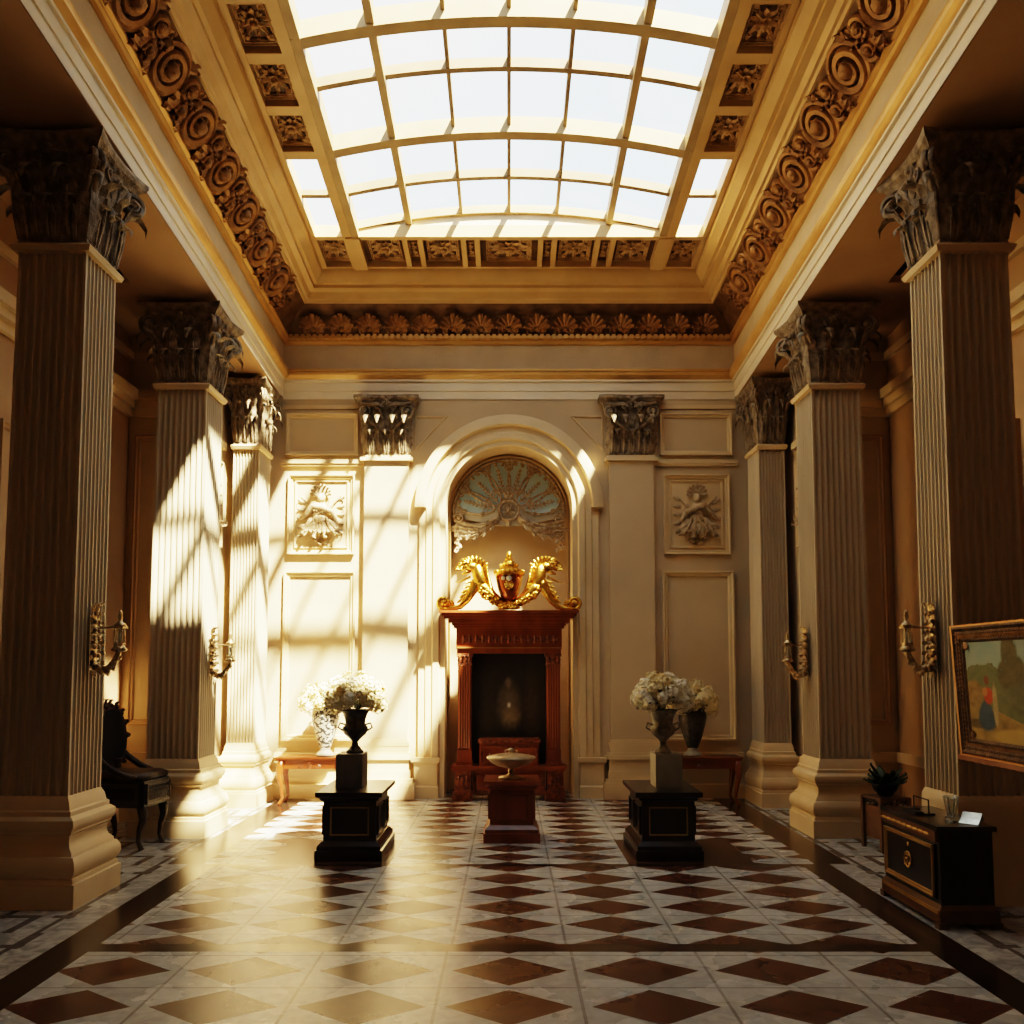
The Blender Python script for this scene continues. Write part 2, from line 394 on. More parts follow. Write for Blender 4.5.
IW = 3.40
for sx, nm in ((-1, 'left'), (1, 'right')):
    q = MB()
    lo, hi = (sx*AW, sx*(AW+.15)) if sx > 0 else (sx*(AW+.15), sx*AW)
    q.box(lo, hi, YF, 9.55, 0, 6.6)
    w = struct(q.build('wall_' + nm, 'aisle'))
    q = MB(); x0, x1 = sorted((sx*IW, sx*(AW+.15))); q.box(x0, x1, 9.552, B-.002, 0, 5.2); w2 = struct(q.build('wall_' + nm + '_2', 'wall'))
    # aisle bays: long panels, crown, dado
    for yc, ww in ((7.9, 1.6), (5.2, 1.9), (2.6, 1.9)):
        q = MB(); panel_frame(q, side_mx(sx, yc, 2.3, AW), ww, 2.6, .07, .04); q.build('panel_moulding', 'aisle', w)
    q = MB()
    a, b_ = sorted((sx*(AW-.05), sx*AW)); q.box(a, b_, YF, 9.55, .62, .72); a, b_ = sorted((sx*(AW-.04), sx*AW)); q.box(a, b_, YF, 9.55, 0, .2)
    for (o, z0, z1) in ((.05, 4.30, 4.38), (.10, 4.38, 4.46), (.15, 4.46, 4.56), (.05, 4.92, 5.0)):
        a, b_ = sorted((sx*(AW-o), sx*AW)); q.box(a, b_, YF, 9.55, z0, z1)
        a, b_ = sorted((sx*IW, sx*(AW-.001))); q.box(a, b_, 9.55-o, 9.55, z0, z1)
    a, b_ = sorted((sx*IW, sx*(AW-.001))); q.box(a, b_, 9.49, 9.55, .62, .72); q.box(a, b_, 9.50, 9.55, 0, .2)
    q.build('wall_moulding', 'trim' , w)
    q = MB(); panel_frame(q, frame((sx*3.74, 9.55, 2.55), (1, 0, 0), (0, 0, 1), (0, -1, 0)), .56, 3.1, .06, .04); q.build('panel_moulding', 'aisle', w)
    # inner wall between second column and the back wall
    for (z0, z1) in ((4.30, 4.84), (.75, 2.82)):
        q = MB(); panel_frame(q, side_mx(sx, 10.05, (z0+z1)/2, IW), .66, z1-z0, .06, .04); q.build('panel_moulding', 'trim', w2)
    q = MB(); a, b_ = sorted((sx*(IW-.06), sx*IW)); q.box(a, b_, 9.56, 10.5, 4.17, 4.25); q.box(a, b_, 9.56, 10.5, .5, .58); q.box(a, b_, 9.56, 10.5, 0, .18)
    q.build('wall_moulding', 'trim', w2)
q = MB(); q.box(-AW-.15, AW+.15, YF-.15, YF, 0, 8.2); struct(q.build('wall_front', 'wall'))

# ------------------------------------------------------------------ entablature (runs left, back, right)
def run(mb, prof, yf=YF, mi=0):
    rings = []
    pts = [lambda d: (-(W-d), yf), lambda d: (-(W-d), B-d), lambda d: (W-d, B-d), lambda d: (W-d, yf)]
    rings = [[(*p(d), z) for d, z in prof] for p in pts]
    return mb.rings(rings, cap0=False, cap1=False, closed=False, mi=mi)
q = MB(); run(q, [(.012, 5.024), (.012, 5.13), (.025, 5.13), (.025, 5.24), (.05, 5.245), (.05, 5.27)]); q.liftv(); struct(q.build('trim_2', 'fascia'))
q = MB(); run(q, [(.05, 5.27), (.07, 5.285), (.095, 5.31), (.10, 5.34), (.075, 5.355), (.085, 5.37), (.085, 5.395), (.0, 5.40)]); q.liftv(); struct(q.build('trim_3', 'gilt_trim'))
q = MB(); run(q, [(.012, 5.39), (.012, 5.745)]); q.liftv(); struct(q.build('wall_upper', 'frieze_plain'))
q = MB(); run(q, [(0, 5.73), (.05, 5.735), (.065, 5.76), (.06, 5.785), (.09, 5.80), (.09, 5.825), (.05, 5.83)]); q.liftv(); struct(q.build('trim_4', 'gilt_trim'))
C0 = (.06, 5.83); C1 = (.34, 6.12)
q = MB(); run(q, [C0, (.12, 5.92), (.20, 6.03), C1]); q.liftv(); cove = struct(q.build('trim_5', 'cove'))
# dentils under the back frieze
q = MB()
for i in range(74):
    x = -2.78 + i*5.56/73
    q.box(x-.022, x+.022, B-.125, B-.05, 5.775, 5.83)
q.liftv(); q.build('dentil_row', 'gilt_trim', bpy.data.objects['trim_4'])
q = MB(); run(q, [C1, (.36, 6.12), (.375, 6.15), (.40, 6.16), (.43, 6.22), (.49, 6.245), (.49, 6.285), (.53, 6.29), (.56, 6.33), (.605, 6.37), (.615, 6.42), (.63, 6.42)]); q.liftv()
struct(q.build('trim_6', 'ochre_trim', angle=35))

# soffits of the aisles
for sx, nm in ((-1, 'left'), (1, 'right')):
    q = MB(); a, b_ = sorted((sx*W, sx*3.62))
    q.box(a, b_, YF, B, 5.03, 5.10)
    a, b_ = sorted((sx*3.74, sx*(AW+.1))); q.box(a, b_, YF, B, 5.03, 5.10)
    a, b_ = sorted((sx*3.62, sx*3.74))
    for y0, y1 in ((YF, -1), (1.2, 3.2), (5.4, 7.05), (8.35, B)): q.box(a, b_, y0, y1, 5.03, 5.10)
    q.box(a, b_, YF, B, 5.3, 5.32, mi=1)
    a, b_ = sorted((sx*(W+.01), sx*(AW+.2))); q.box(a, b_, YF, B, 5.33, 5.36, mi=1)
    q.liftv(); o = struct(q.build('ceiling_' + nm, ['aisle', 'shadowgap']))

# coffered soffit ring and the skylight
ZS = 6.42; XI = 1.81; XO = W-.62; YR0 = 10.0; YR1 = B-.62; YSK = 4.60
cf = MB()
for s in (-1, 1):
    for a, b_ in ((XI, XI+.10), (XO-.06, XO+.02)):
        a, b_ = sorted((s*a, s*b_)); cf.box(a, b_, YF, YR1, ZS, ZS+.14)
cf.box(-XO, XO, YR0-.02, YR0+.05, ZS, ZS+.14); cf.box(-XO, XO, YR1-.04, YR1+.02, ZS, ZS+.14)
ys = [8.55 - .635*i for i in range(0, 4)]
for y in ys:
    for s in (-1, 1):
        a, b_ = sorted((s*XI, s*XO)); cf.box(a, b_, y-.06, y+.06, ZS+.005, ZS+.14)
for xx in (.37, .53, 1.03, 1.21):      # narrow ribs of the rear row
    for s in (-1, 1): cf.box(s*xx-.03, s*xx+.03, YR0, YR1, ZS+.005, ZS+.14)
for s in (-1, 1): cf.box(s*1.80-.08, s*1.80+.08, YR0, YR1, ZS-.02, ZS+.14)
# solid ceiling over the entrance half, unseen; left skylight block added to shade columns
cf.box(-XO, XO, YF, YSK, ZS+.13, ZS+.2); cf.box(-XO, .05, YSK-.01, 5.9, ZS+.14, ZS+.42); cf.box(-XO, XO, YSK-.2, YSK, ZS+.14, ZS+.42)
cf.liftv(); ceiling = struct(cf.build('ceiling', 'ochre_trim'))
# coffer grounds
cg = MB()
cg.box(-XO, XO, YR0, YR1, ZS+.085, ZS+.15)
for s in (-1, 1):
    a, b_ = sorted((s*(XI+.02), s*XO)); cg.box(a, b_, YF, 8.55, ZS+.085, ZS+.15)
cg.liftv(); cg.build('coffer_ground', 'coffer', ceiling)

# rosettes
def rosette_mesh(w, h):
    mb = MB()
    for fw_, k in ((.022, 1.0), (.014, .86)):
        panel_frame(mb, SC(1, 1, 1), w*k, h*k, fw_, .03)
    for j in range(10):
        mb.leaf(RZ(2*pi*j/10) @ T(0, .02, .0) @ SC(w/h, 1, 1), h*.36, h*.2, .4, 3, n=8)
    for j in range(6):
        mb.leaf(RZ(2*pi*j/6+.3) @ T(0, .0, .025), h*.19, h*.15, .5, 2, n=6)
    mb.blob((0, 0, .04), (h*.07, h*.07, h*.06), 8)
    for a, b_ in ((-1, -1), (1, -1), (1, 1), (-1, 1)):
        mb.spiral(T(a*w*.33, b_*h*.33, .012), h*.075, 1.6, .011, 18, sgn=a*b_, start=.5)
    return mb
ros = rosette_mesh(.30, .46).build('coffer_rosette', 'rosette', ceiling, angle=50)
first = True
SN = math.sqrt(1+K*K)
def down_mx(x, y, z): return frame((x, y, z+lift(y)), (1, 0, 0), (0, -1/SN, K/SN))
for s in (-1, 1):
    for i in range(3):
        y = 8.55 - .635*(i+.5); mxx = down_mx(s*(XI+XO)/2+s*.03, y, ZS+.08)
        if first: place(ros, mxx); first = False
        else: inst(ros, ceiling, mxx)
for xx, w in ((0, .60), (.78, .42), (-.78, .42), (1.465, .42), (-1.465, .42), (2.07, .36), (-2.07, .36)):
    inst(ros, ceiling, down_mx(xx, (YR0+YR1)/2+.01, ZS+.08) @ SC(w/.30*.9, 1.08, 1))
rs = MB()
for j in range(5): rs.spiral(T(0, -.12+.06*j, .01), .028, 1.3, .009, 12, sgn=(-1)**j)
panel_frame(rs, SC(1, 1, 1), .12, .32, .016, .02)
rs = rs.build('rib_scroll', 'rosette', ceiling)
first = True
for xx in (.45, -.45, 1.12, -1.12):
    mxx = down_mx(xx, (YR0+YR1)/2, ZS+.07)
    if first: place(rs, mxx); first = False
    else: inst(rs, ceiling, mxx)

# skylight
sky = bpy.data.objects.new('window_1', None); COL.objects.link(sky); struct(sky)
RISE = .21
def vz(x): return ZS+.13 + RISE*(1-(x/XI)**2)
rows = [YR0, 9.33, 8.55, 7.75, 7.13, 6.55, 5.9, 5.3, YSK]
bars = [0, .55, 1.15, XI-.03]
def vault_bar(y, w, d, nm, mt):
    q = MB(); rr = []
    for i in range(25):
        x = -XI + 2*XI*i/24; z = vz(x)
        rr.append([(x, y-w/2, z-d), (x, y+w/2, z-d), (x, y+w/2, z+.03), (x, y-w/2, z+.03)])
    q.rings(rr); q.liftv(); return q.build(nm, mt, sky)
for i, y in enumerate(rows):
    thick = i % 2 == 0
    if i == 0: vault_bar(y, .08, .06, 'glazing_bar', 'iron')
    else: vault_bar(y, .12 if thick else .06, .13 if thick else .06, 'glazing_bar', 'iron' if thick else 'dark_iron')
for bx_ in bars:
    for s in ((1,) if bx_ == 0 else (-1, 1)):
        x = s*bx_; w = {0: .035, .55: .035, 1.15: .07}.get(bx_, .11); d = .055 if w < .05 else .11
        if bx_ > 1.2: d = .13
        q = MB(); q.box(x-w/2, x+w/2, YSK, YR0+.04, vz(x)-d, vz(x)+.03); q.liftv(); q.build('glazing_bar', 'iron' if w > .05 else 'dark_iron', sky)
# rear tympanum of the vault (pale curb)
q = MB(); rr = []
for i in range(25):
    x = -XI + 2*XI*i/24
    rr.append([(x, YR0+.0, ZS+.10), (x, YR0+.06, ZS+.10), (x, YR0+.06, vz(x)+.03), (x, YR0+.0, vz(x)+.03)])
q.rings(rr); q.liftv(); q.build('skylight_curb', 'fascia', sky)
edges = sorted([-b for b in bars if b] + bars)
for i in range(len(rows)-1):
    for j in range(len(edges)-1):
        q = MB(); x0, x1 = edges[j], edges[j+1]; y1, y0 = rows[i], rows[i+1]
        q.add([(x0, y0, vz(x0)), (x1, y0, vz(x1)), (x1, y1, vz(x1)), (x0, y1, vz(x0))], [(0, 1, 2, 3)]); q.liftv()
        q.build('skylight_pane', 'pane', sky)
for s in (-1, 1):        # flat side lights at the far end
    for y0, y1 in ((8.61, 9.28), (9.34, 9.98)):
        q = MB(); a, b_ = sorted((s*(XI+.02), s*XO)); q.add([(a, y0, ZS+.10), (b_, y0, ZS+.10), (b_, y1, ZS+.10), (a, y1, ZS+.10)], [(0, 1, 2, 3)]); q.liftv(); q.build('skylight_pane', 'pane', sky)
    q = MB(); a, b_ = sorted((s*XI, s*XO)); q.box(a, b_, 9.28, 9.34, ZS+.06, ZS+.12); q.liftv(); q.build('glazing_bar', 'dark_iron', sky)

# ------------------------------------------------------------------ carved cove ornaments
dx, dz = C1[0]-C0[0], C1[1]-C0[1]; L = math.hypot(dx, dz); cx_, cz_ = (C0[0]+C1[0])/2, (C0[1]+C1[1])/2
def cove_side(s, y):       # local x along the nave, y up the slope, z out
    return frame((s*(W-cx_), y, cz_+lift(y)), (0, -s, s*K), (-s*dx/L, 0, dz/L))
def cove_back(x):
    return frame((x, B-cx_, cz_+lift(B-cx_)), (1, 0, 0), (0, -dx/L, dz/L))
mb = MB()
mb.spiral(SC(1, 1, 1), .165, 2.1, .045, 48, start=pi*.8, rise=.03)
mb.tube([(.185*math.cos(2*pi*i/28), .185*math.sin(2*pi*i/28), .0) for i in range(29)], .028, 6)
for j in range(7): mb.leaf(RZ(2*pi*j/7) @ T(0, .015, .03), .075, .05, .5, 2, n=6)
for a in (-.5, 0., .5): mb.leaf(T(-.14, -.10, .02) @ RZ(pi*.75+a), .13, .08, .6, 3, n=8)
for a in (-.4, .3): mb.leaf(T(.12, .13, .02) @ RZ(-pi*.2+a), .10, .06, .6, 3, n=8)
scroll = mb.build('scroll_rosette', 'carved', cove, angle=60)
mb = MB()
mb.spiral(T(.03, .08, .02), .085, 1.8, .03, 28, start=-pi*.6, rise=.03)
mb.spiral(T(-.05, -.09, .02), .075, 1.6, .028, 28, start=pi*.4, rise=.02, sgn=-1)
for j, a in enumerate((-.9, -.5, -.1, .3, .7, 1.1)): mb.leaf(T(-.02, -.15+.03*j, .01) @ RZ(a-.9), .19, .10, .7, 4, n=10)
for j, a in enumerate((.6, 1.4, 2.4, 3.3)): mb.leaf(T(.02, .0, .02) @ RZ(a), .16, .085, .7, 3, n=8)
for j in range(5): mb.blob((-.08+.04*j, .02*math.sin(j*2), .045), .018, 6)
acan = mb.build('acanthus_spray', 'carved', cove, angle=60)
f1 = f2 = True
for s in (-1, 1):
    for i in range(8):
        y = 6.14 + .66*i - .0
        if y < 10.7:
            mx_ = cove_side(s, y) @ SC(1.12, 1.08, 1.1)
            if f1: place(scroll, mx_); f1 = False
            else: inst(scroll, cove, mx_)
        y += .33
        if y < 10.75:
            mx_ = cove_side(s, y) @ SC(s, 1, 1)
            if f2: place(acan, mx_); f2 = False
            else: inst(acan, cove, mx_)
mb = MB()
for j, a in enumerate((-1.25, -.8, -.4, 0, .4, .8, 1.25)): mb.leaf(T(0, -.11, .02) @ RZ(a), .27-.05*abs(a), .085, .6, 3, n=9)
for sx in (-1, 1): mb.spiral(T(sx*.075, -.12, .02), .055, 1.5, .02, 18, start=pi/2, sgn=sx)
mb.blob((0, -.10, .05), .035, 6)
palm = mb.build('palmette', 'carved', cove, angle=60); f1 = True
NP = 15
for i in range(NP):
    x = -2.48 + i*4.96/(NP-1); mx_ = cove_back(x)
    if f1: place(palm, mx_); f1 = False
    else: inst(palm, cove, mx_)

# ------------------------------------------------------------------ fluted columns
def shaft_mesh(h, z0, z1, nf=8, top=.965):
    pts = []
    mgn = .018; wfl = (2*h-2*mgn)/nf
    for f in range(4):
        a = f*pi/2; c, s = math.cos(a), math.sin(a)
        pr = [(-h, -h)]
        for i in range(nf):
            x0 = -h+mgn+i*wfl
            for t in range(7):
                an = pi*t/6
                pr.append((x0+wfl*.5-wfl*.40*math.cos(an), -h+wfl*.42*math.sin(an)))
        pts += [(c*x-s*y, s*x+c*y) for x, y in pr]
    mb = MB()
    mb.rings([[(x*k, y*k, z) for x, y in pts] for z, k in ((z0, 1.), (z0+(z1-z0)*.4, .99), (z1, top))])
    return mb

BASEH = .73
cap_cache = {}
def capital_parts(h, capz, caph):
    """meshes of a square leafy capital around the origin; capz = underside"""
    ht = h*.965; P = []
    mb = MB()
    mb.sq([(-.01, capz-.055), (.028, capz-.05), (.04, capz-.02), (.028, capz), (.01, capz+.005), (.0, capz+.03), (-.005, capz+caph*.5), (.05, capz+caph*.80), (.07, capz+caph*.88)], ht, ht)
    P.append(('capital', mb, 'capital', False))
    mb = MB()                                   # abacus with hollowed sides
    rings = []
    for o, z in ((.10, caph*.86), (.12, caph*.90), (.15, caph*.93), (.165, caph*.97), (.165, caph)):
        r = []
        for f in range(4):
            a = f*pi/2; c, s = math.cos(a), math.sin(a)
            for t in range(9):
                u = -1+2*t/9; x = u*(ht+o); y = -(ht+o) + .055*(1-u*u)
                r.append((c*x-s*y, s*x+c*y, capz+z))
        rings.append(r)
    mb.rings(rings); P.append(('abacus', mb, 'capital', False))
    return P
def leaf_obj(parent, h, capz, caph):
    """acanthus leaves, corner volutes and fleurons: own meshes, shared by all"""
    ht = h*.965
    key = 'leafset'
    out = []
    if key not in cap_cache:
        a = MB().leaf(SC(1, 1, 1), .36, .20, .6, 5, n=16)
        for c in (-.03, .03): a.tube([(c*.6, .02, .02), (c, .15, .045), (c*.4, .26, .06)], .009, 5)
        b_ = MB().leaf(SC(1, 1, 1), .52, .20, .7, 6, n=18); b_.tube([(0, .02, .02), (0, .2, .06), (0, .36, .075)], .012, 5)
        v = MB()
        v.spiral(frame((0, 0, 0), (1, 0, 0), (0, 0, 1), (0, -1, 0)), .085, 2.0, .024, 36, start=-pi*.55, tail=(-.20, -.30, .02))
        v.spiral(frame((0, .05, 0), (1, 0, 0), (0, 0, 1), (0, -1, 0)), .085, 2.0, .024, 36, start=-pi*.55, tail=(-.20, -.30, .02))
        v.leaf(frame((-.06, .025, -.16), (0, 1, 0), (.35, 0, 1), (1, 0, -.3)), .20, .14, .8, 4, n=12)
        fl_ = MB()
        for j in range(6): fl_.leaf(frame((0, 0, 0), (1, 0, 0), (0, 0, 1), (0, -1, 0)) @ RZ(2*pi*j/6), .075, .05, .5, 2, n=6)
        fl_.blob((0, -.03, 0), .022, 6)
        for sx in (-1, 1):
            fl_.spiral(frame((sx*.085, .0, -.06), (sx, 0, 0), (0, 0, 1), (0, -1, 0)), .045, 1.6, .014, 20, start=-pi*.5, tail=(-.05, -.16, .01), sgn=1)
        cap_cache[key] = [(n_, q.build(n_, 'capital', None, angle=60)) for n_, q in (('acanthus_leaf', a), ('acanthus_leaf', b_), ('volute', v), ('fleuron', fl_))]
        cap_cache['used'] = [False]*4
    def put(i, mx):
        nm, o = cap_cache[key][i]
        if not cap_cache['used'][i]: cap_cache['used'][i] = True; c = o; c.parent = parent; c.matrix_local = mx
        else: c = inst(o, parent, mx)
    zs = caph/.78
    for f in range(4):
        Rf = RZ(f*pi/2)
        for t in (-1, 0, 1):
            put(0, Rf @ frame((t*ht*.62, -ht-.002, capz+.01), (1, 0, 0), (0, 0, 1), (0, -1, 0)) @ SC(1, zs, 1))
        for t in (-.5, .5):
            put(1, Rf @ frame((t*ht*.95, -ht+.0, capz+.04), (1, 0, 0), (0, 0, 1), (0, -1, 0)) @ SC(1, zs, 1))
        Rc = Rf @ RZ(-pi/4)
        put(1, Rf @ T(-ht, -ht, 0) @ RZ(-pi/4) @ frame((0, .02, capz+.02), (1, 0, 0), (0, 0, 1), (0, -1, 0)) @ SC(1, zs, 1))
        put(2, Rf @ T(-ht, -ht, 0) @ RZ(-pi/4-pi/2) @ T(.10, -.025, capz+caph*.74))
        put(3, Rf @ T(0, -ht-.075, capz+caph*.86))

base_prof = [(.115, 0), (.115, .16), (.10, .165), (.10, .19), (.085, .20), (.105, .225), (.115, .26), (.11, .30), (.09, .335), (.075, .34), (.072, .36), (.045, .39), (.035, .43), (.04, .47), (.06, .485), (.06, .50), (.075, .515), (.085, .545), (.078, .575), (.055, .595), (.045, .60), (.045, .63), (.03, .64), (.02, .69), (.0, .73), (-.02, .73)]
def make_column(loc, label, ztop, scx=1., small_base=False, base_ext=(1, 1)):
    h = .25; caph = .78; capz = ztop-caph
    root = empty('fluted_column', loc, label, 'column', 'fluted square columns along the hall', kind='thing')
    pr = [(o if not small_base else min(o, .02), z) for o, z in base_prof]
    q = MB().sq(pr, h, h); b_ = q.build('base', 'trim', root, angle=35)
    shaft_mesh(h, BASEH-.01, capz-.03).build('shaft', 'shaft', root, angle=40)
    P = capital_parts(h, capz, caph)
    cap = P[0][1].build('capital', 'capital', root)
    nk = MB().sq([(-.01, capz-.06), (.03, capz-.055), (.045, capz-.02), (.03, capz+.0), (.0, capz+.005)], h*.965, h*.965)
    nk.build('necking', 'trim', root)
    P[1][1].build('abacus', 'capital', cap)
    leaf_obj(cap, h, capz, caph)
    root.scale = (scx, 1, 1)
    return root
def zt(y): return 5.03 + lift(y) - .004
cols = []
colspec = [((-3.25, 6.45, 0), 'nearest left fluted column, cut by the photo edge, in shadow', 1, False),
           ((-3.23, 8.96, 0), 'middle left fluted column, behind the dark armchair, half sunlit', 1, False),
           ((-3.125, 10.80, 0), 'farthest left fluted column in the sunlit back corner', .64, False),
           ((3.31, 6.45, 0), 'nearest right fluted column, behind the black cabinet and framed painting', 1, True),
           ((3.23, 8.96, 0), 'middle right fluted column, beside the potted plant stand', 1, False),
           ((3.125, 10.80, 0), 'farthest right fluted column in the shaded back corner', .64, False)]
for loc, lab, sx, sm in colspec:
    cols.append(make_column(loc, lab, zt(loc[1]+.42), sx, sm))

# ------------------------------------------------------------------ pilasters flanking the arch
for sx in (-1, 1):
    root = empty('flat_pilaster', (sx*1.545, B, 0), 'flat plain pilaster with leafy capital left of the arch, sunlit' if sx < 0 else 'flat plain pilaster with leafy capital right of the arch, in shade', 'pilaster', 'pilasters beside the arch', kind='thing')
    q = MB().box(-.28, .28, -.09, -.001, .70, 4.27); q.build('shaft', 'wall', root)
    q = MB()
    hx = .28
    for (o, d, z0, z1) in ((.20, .20, 0, .17), (.19, .19, .17, .20), (.15, .17, .20, .24), (.08, .15, .24, .34), (.06, .14, .34, .48), (.12, .17, .48, .53), (.08, .14, .53, .56), (.03, .12, .56, .64), (.05, .125, .64, .69), (.02, .11, .69, .72)):
        q.box(-hx-o*(1 if sx < 0 else .55), hx+o*(.55 if sx < 0 else 1), -d, -.001, z0, z1)
    q.build('base', 'trim', root)
    capz = 4.27
    q = MB(); q.box(-.33, .33, -.13, -.001, capz-.06, capz-.02); q.box(-.30, .30, -.11, -.001, capz-.02, capz+.01)
    q.build('necking', 'trim', root)
    q = MB(); q.rings([[(-.27, -.10, capz), (.27, -.10, capz), (.27, -.001, capz), (-.27, -.001, capz)], [(-.27, -.10, capz+.3), (.27, -.10, capz+.3), (.27, -.001, capz+.3), (-.27, -.001, capz+.3)], [(-.36, -.16, capz+.66), (.36, -.16, capz+.66), (.36, -.001, capz+.66), (-.36, -.001, capz+.66)]])
    cap = q.build('capital', 'capital', root)
    q = MB()
    rr = []
    for o, z in ((.35, .65), (.38, .69), (.41, .72), (.41, .76)):
        rr.append([(-o, -.001, capz+z), (-o, -.15-(o-.35), capz+z)] + [(-o+2*o*t/8, -.19-(o-.35)+.05*math.sin(pi*t/8), capz+z) for t in range(1, 8)] + [(o, -.15-(o-.35), capz+z), (o, -.001, capz+z)])
    q.rings(rr); q.build('abacus', 'capital', cap)
    def put(i, mx): inst(cap_cache['leafset'][i][1], cap, mx)
    fr = lambda x, z, y=-.10: frame((x, y, z), (1, 0, 0), (0, 0, 1), (0, -1, 0))
    for t in (-.19, 0, .19): put(0, fr(t, capz+.01))
    for t in (-.24, -.095, .095, .24): put(1, fr(t, capz+.03))
    put(3, fr(0, capz+.68, -.20) @ frame((0, 0, 0), (1, 0, 0), (0, 0, -1), (0, 1, 0)))
    for s2 in (-1, 1):
        q = MB(); q.spiral(frame((s2*.26, -.18, capz+.55), (s2, 0, 0), (0, 0, 1), (0, -1, 0)), .08, 2, .024, 36, start=-pi*.55, tail=(-.22, -.25, .02)); q.leaf(frame((s2*.26, -.17, capz+.36), (1, 0, 0), (0, 0, 1), (0, -1, 0)), .2, .13, .8, 4)
        q.tube([(s2*.03, -.19, capz+.60), (s2*.12, -.2, capz+.645), (s2*.22, -.19, capz+.63), (s2*.31, -.19, capz+.655)], [.012, .03, .03, .02], 6)
        q.build('volute', 'capital', cap, angle=60)

# ------------------------------------------------------------------ carved trophies in frames
def relief(root, w, h, mirror=1, fmat='trim'):
    q = MB(); panel_frame(q, SC(1, 1, 1), w, h, .06, .055); panel_frame(q, SC(1, 1, 1), w*.80, h*.84, .03, .03); q.box(-w/2, w/2, -h/2, h/2, .001, .008)
    q.build('frame', fmat, root)
    q = MB(); s = h/1.0
    mx = SC(mirror, 1, 1)
    # plumed helmet, cuirass, draped skirt, crossed staves, streamers
    q.blob((.0, .20*s, .045), (.055*s, .065*s, .05), 10, mx)
    for j in range(9):
        a = -1.5+j*.375; q.leaf(mx @ T(0, .24*s, .03) @ RZ(a), .15*s, .06*s, .7, 3, n=8)
    q.blob((-.02*s, .05*s, .035), (.10*s, .12*s, .05), 12, mx); q.blob((-.05*s, .07*s, .06), (.045*s, .05*s, .035), 8, mx); q.blob((.03*s, .07*s, .06), (.045*s, .05*s, .035), 8, mx); q.blob((-.01*s, -.06*s, .04), (.085*s, .07*s, .05), 10, mx)
    for j in range(8):
        q.leaf(mx @ T(-.11*s+.035*s*j, -.05*s, .045) @ RZ(pi+(-.45+.12*j)), .20*s, .075*s, .8, 2, n=8)
    q.tube([(-.24*s, -.06*s, .03), (-.14*s, .04*s, .06), (-.10*s, .10*s, .06), (.02*s, .07*s, .08), (.14*s, .02*s, .06), (.20*s, -.10*s, .05)], [.02*s, .04*s, .045*s, .04*s, .035*s, .02*s], 8, mx)
    for j in range(9):
        a = pi+(-.9+.22*j); q.leaf(mx @ T((-.10+.025*j)*s, -.10*s, .05+.006*(j % 3)) @ RZ(a), (.24 if j % 2 else .17)*s, .085*s, .7, 4, n=10)
    for j in range(4): q.tube([((-.08+.05*j)*s, -.04*s, .075), ((-.12+.075*j)*s, -.16*s, .065), ((-.10+.08*j)*s, -.27*s, .04), ((-.16+.10*j)*s, -.34*s, .02)], [.014*s, .018*s, .014*s, .006*s], 6, mx)
    for j in range(6): q.leaf(mx @ T((-.16+.06*j)*s, .10*s+.02*s*(j % 2), .05) @ RZ(pi+.9-.36*j), .13*s, .06*s, .6, 3, n=8)
    q.tube([(-.25*s, .22*s, .02), (.22*s, -.26*s, .02)], .012*s, 6, mx)
    q.tube([(.24*s, .23*s, .02), (-.22*s, -.28*s, .02)], .012*s, 6, mx)
    for j in range(5): q.leaf(mx @ T(.19*s, .18*s-.09*s*j, .015) @ RZ(-1.2-.25*j), .12*s, .07*s, .7, 3, n=8)
    for j in range(5): q.leaf(mx @ T(-.19*s, .14*s-.09*s*j, .015) @ RZ(1.2+.25*j), .12*s, .07*s, .7, 3, n=8)
    for j in range(6): q.leaf(mx @ T(-.10*s+.04*s*j, -.30*s, .015) @ RZ(pi+.8-.3*j), .10*s, .06*s, .7, 3, n=8)
    q.build('carving', 'relief', root, angle=70)
for sx, lab in ((-1, 'square framed carved relief of a plumed trophy on the sunlit back wall'), (1, 'square framed carved relief of a plumed trophy on the shaded back wall')):
    root = empty('carved_relief', (0, 0, 0), lab, 'relief', 'framed stone reliefs on the walls', kind='thing')
    root.matrix_world = back_mx(sx*2.375, 3.54); relief(root, .84, 1.02, -sx)
for sx, y, x, z, h_, lab in ((-1, 10.05, IW-.004, 3.5, 1.0, 'carved relief on the left side wall between middle and farthest columns'), (1, 10.05, IW-.004, 3.5, 1.0, 'carved relief on the right side wall between middle and farthest columns'),
                    (-1, 8.15, AW, 4.02, .55, 'small carved relief high in the left aisle behind the nearest column'), (1, 8.15, AW, 4.02, .55, 'small carved relief high in the right aisle between nearest and middle columns'),
                    (1, 6.55, AW, 4.02, .55, 'small carved relief at the right photo edge behind the nearest right column')):
    root = empty('carved_relief', (0, 0, 0), lab, 'relief', 'framed stone reliefs on the walls', kind='thing')
    root.matrix_world = side_mx(sx, y, z, x); relief(root, h_*.72, h_, 1)

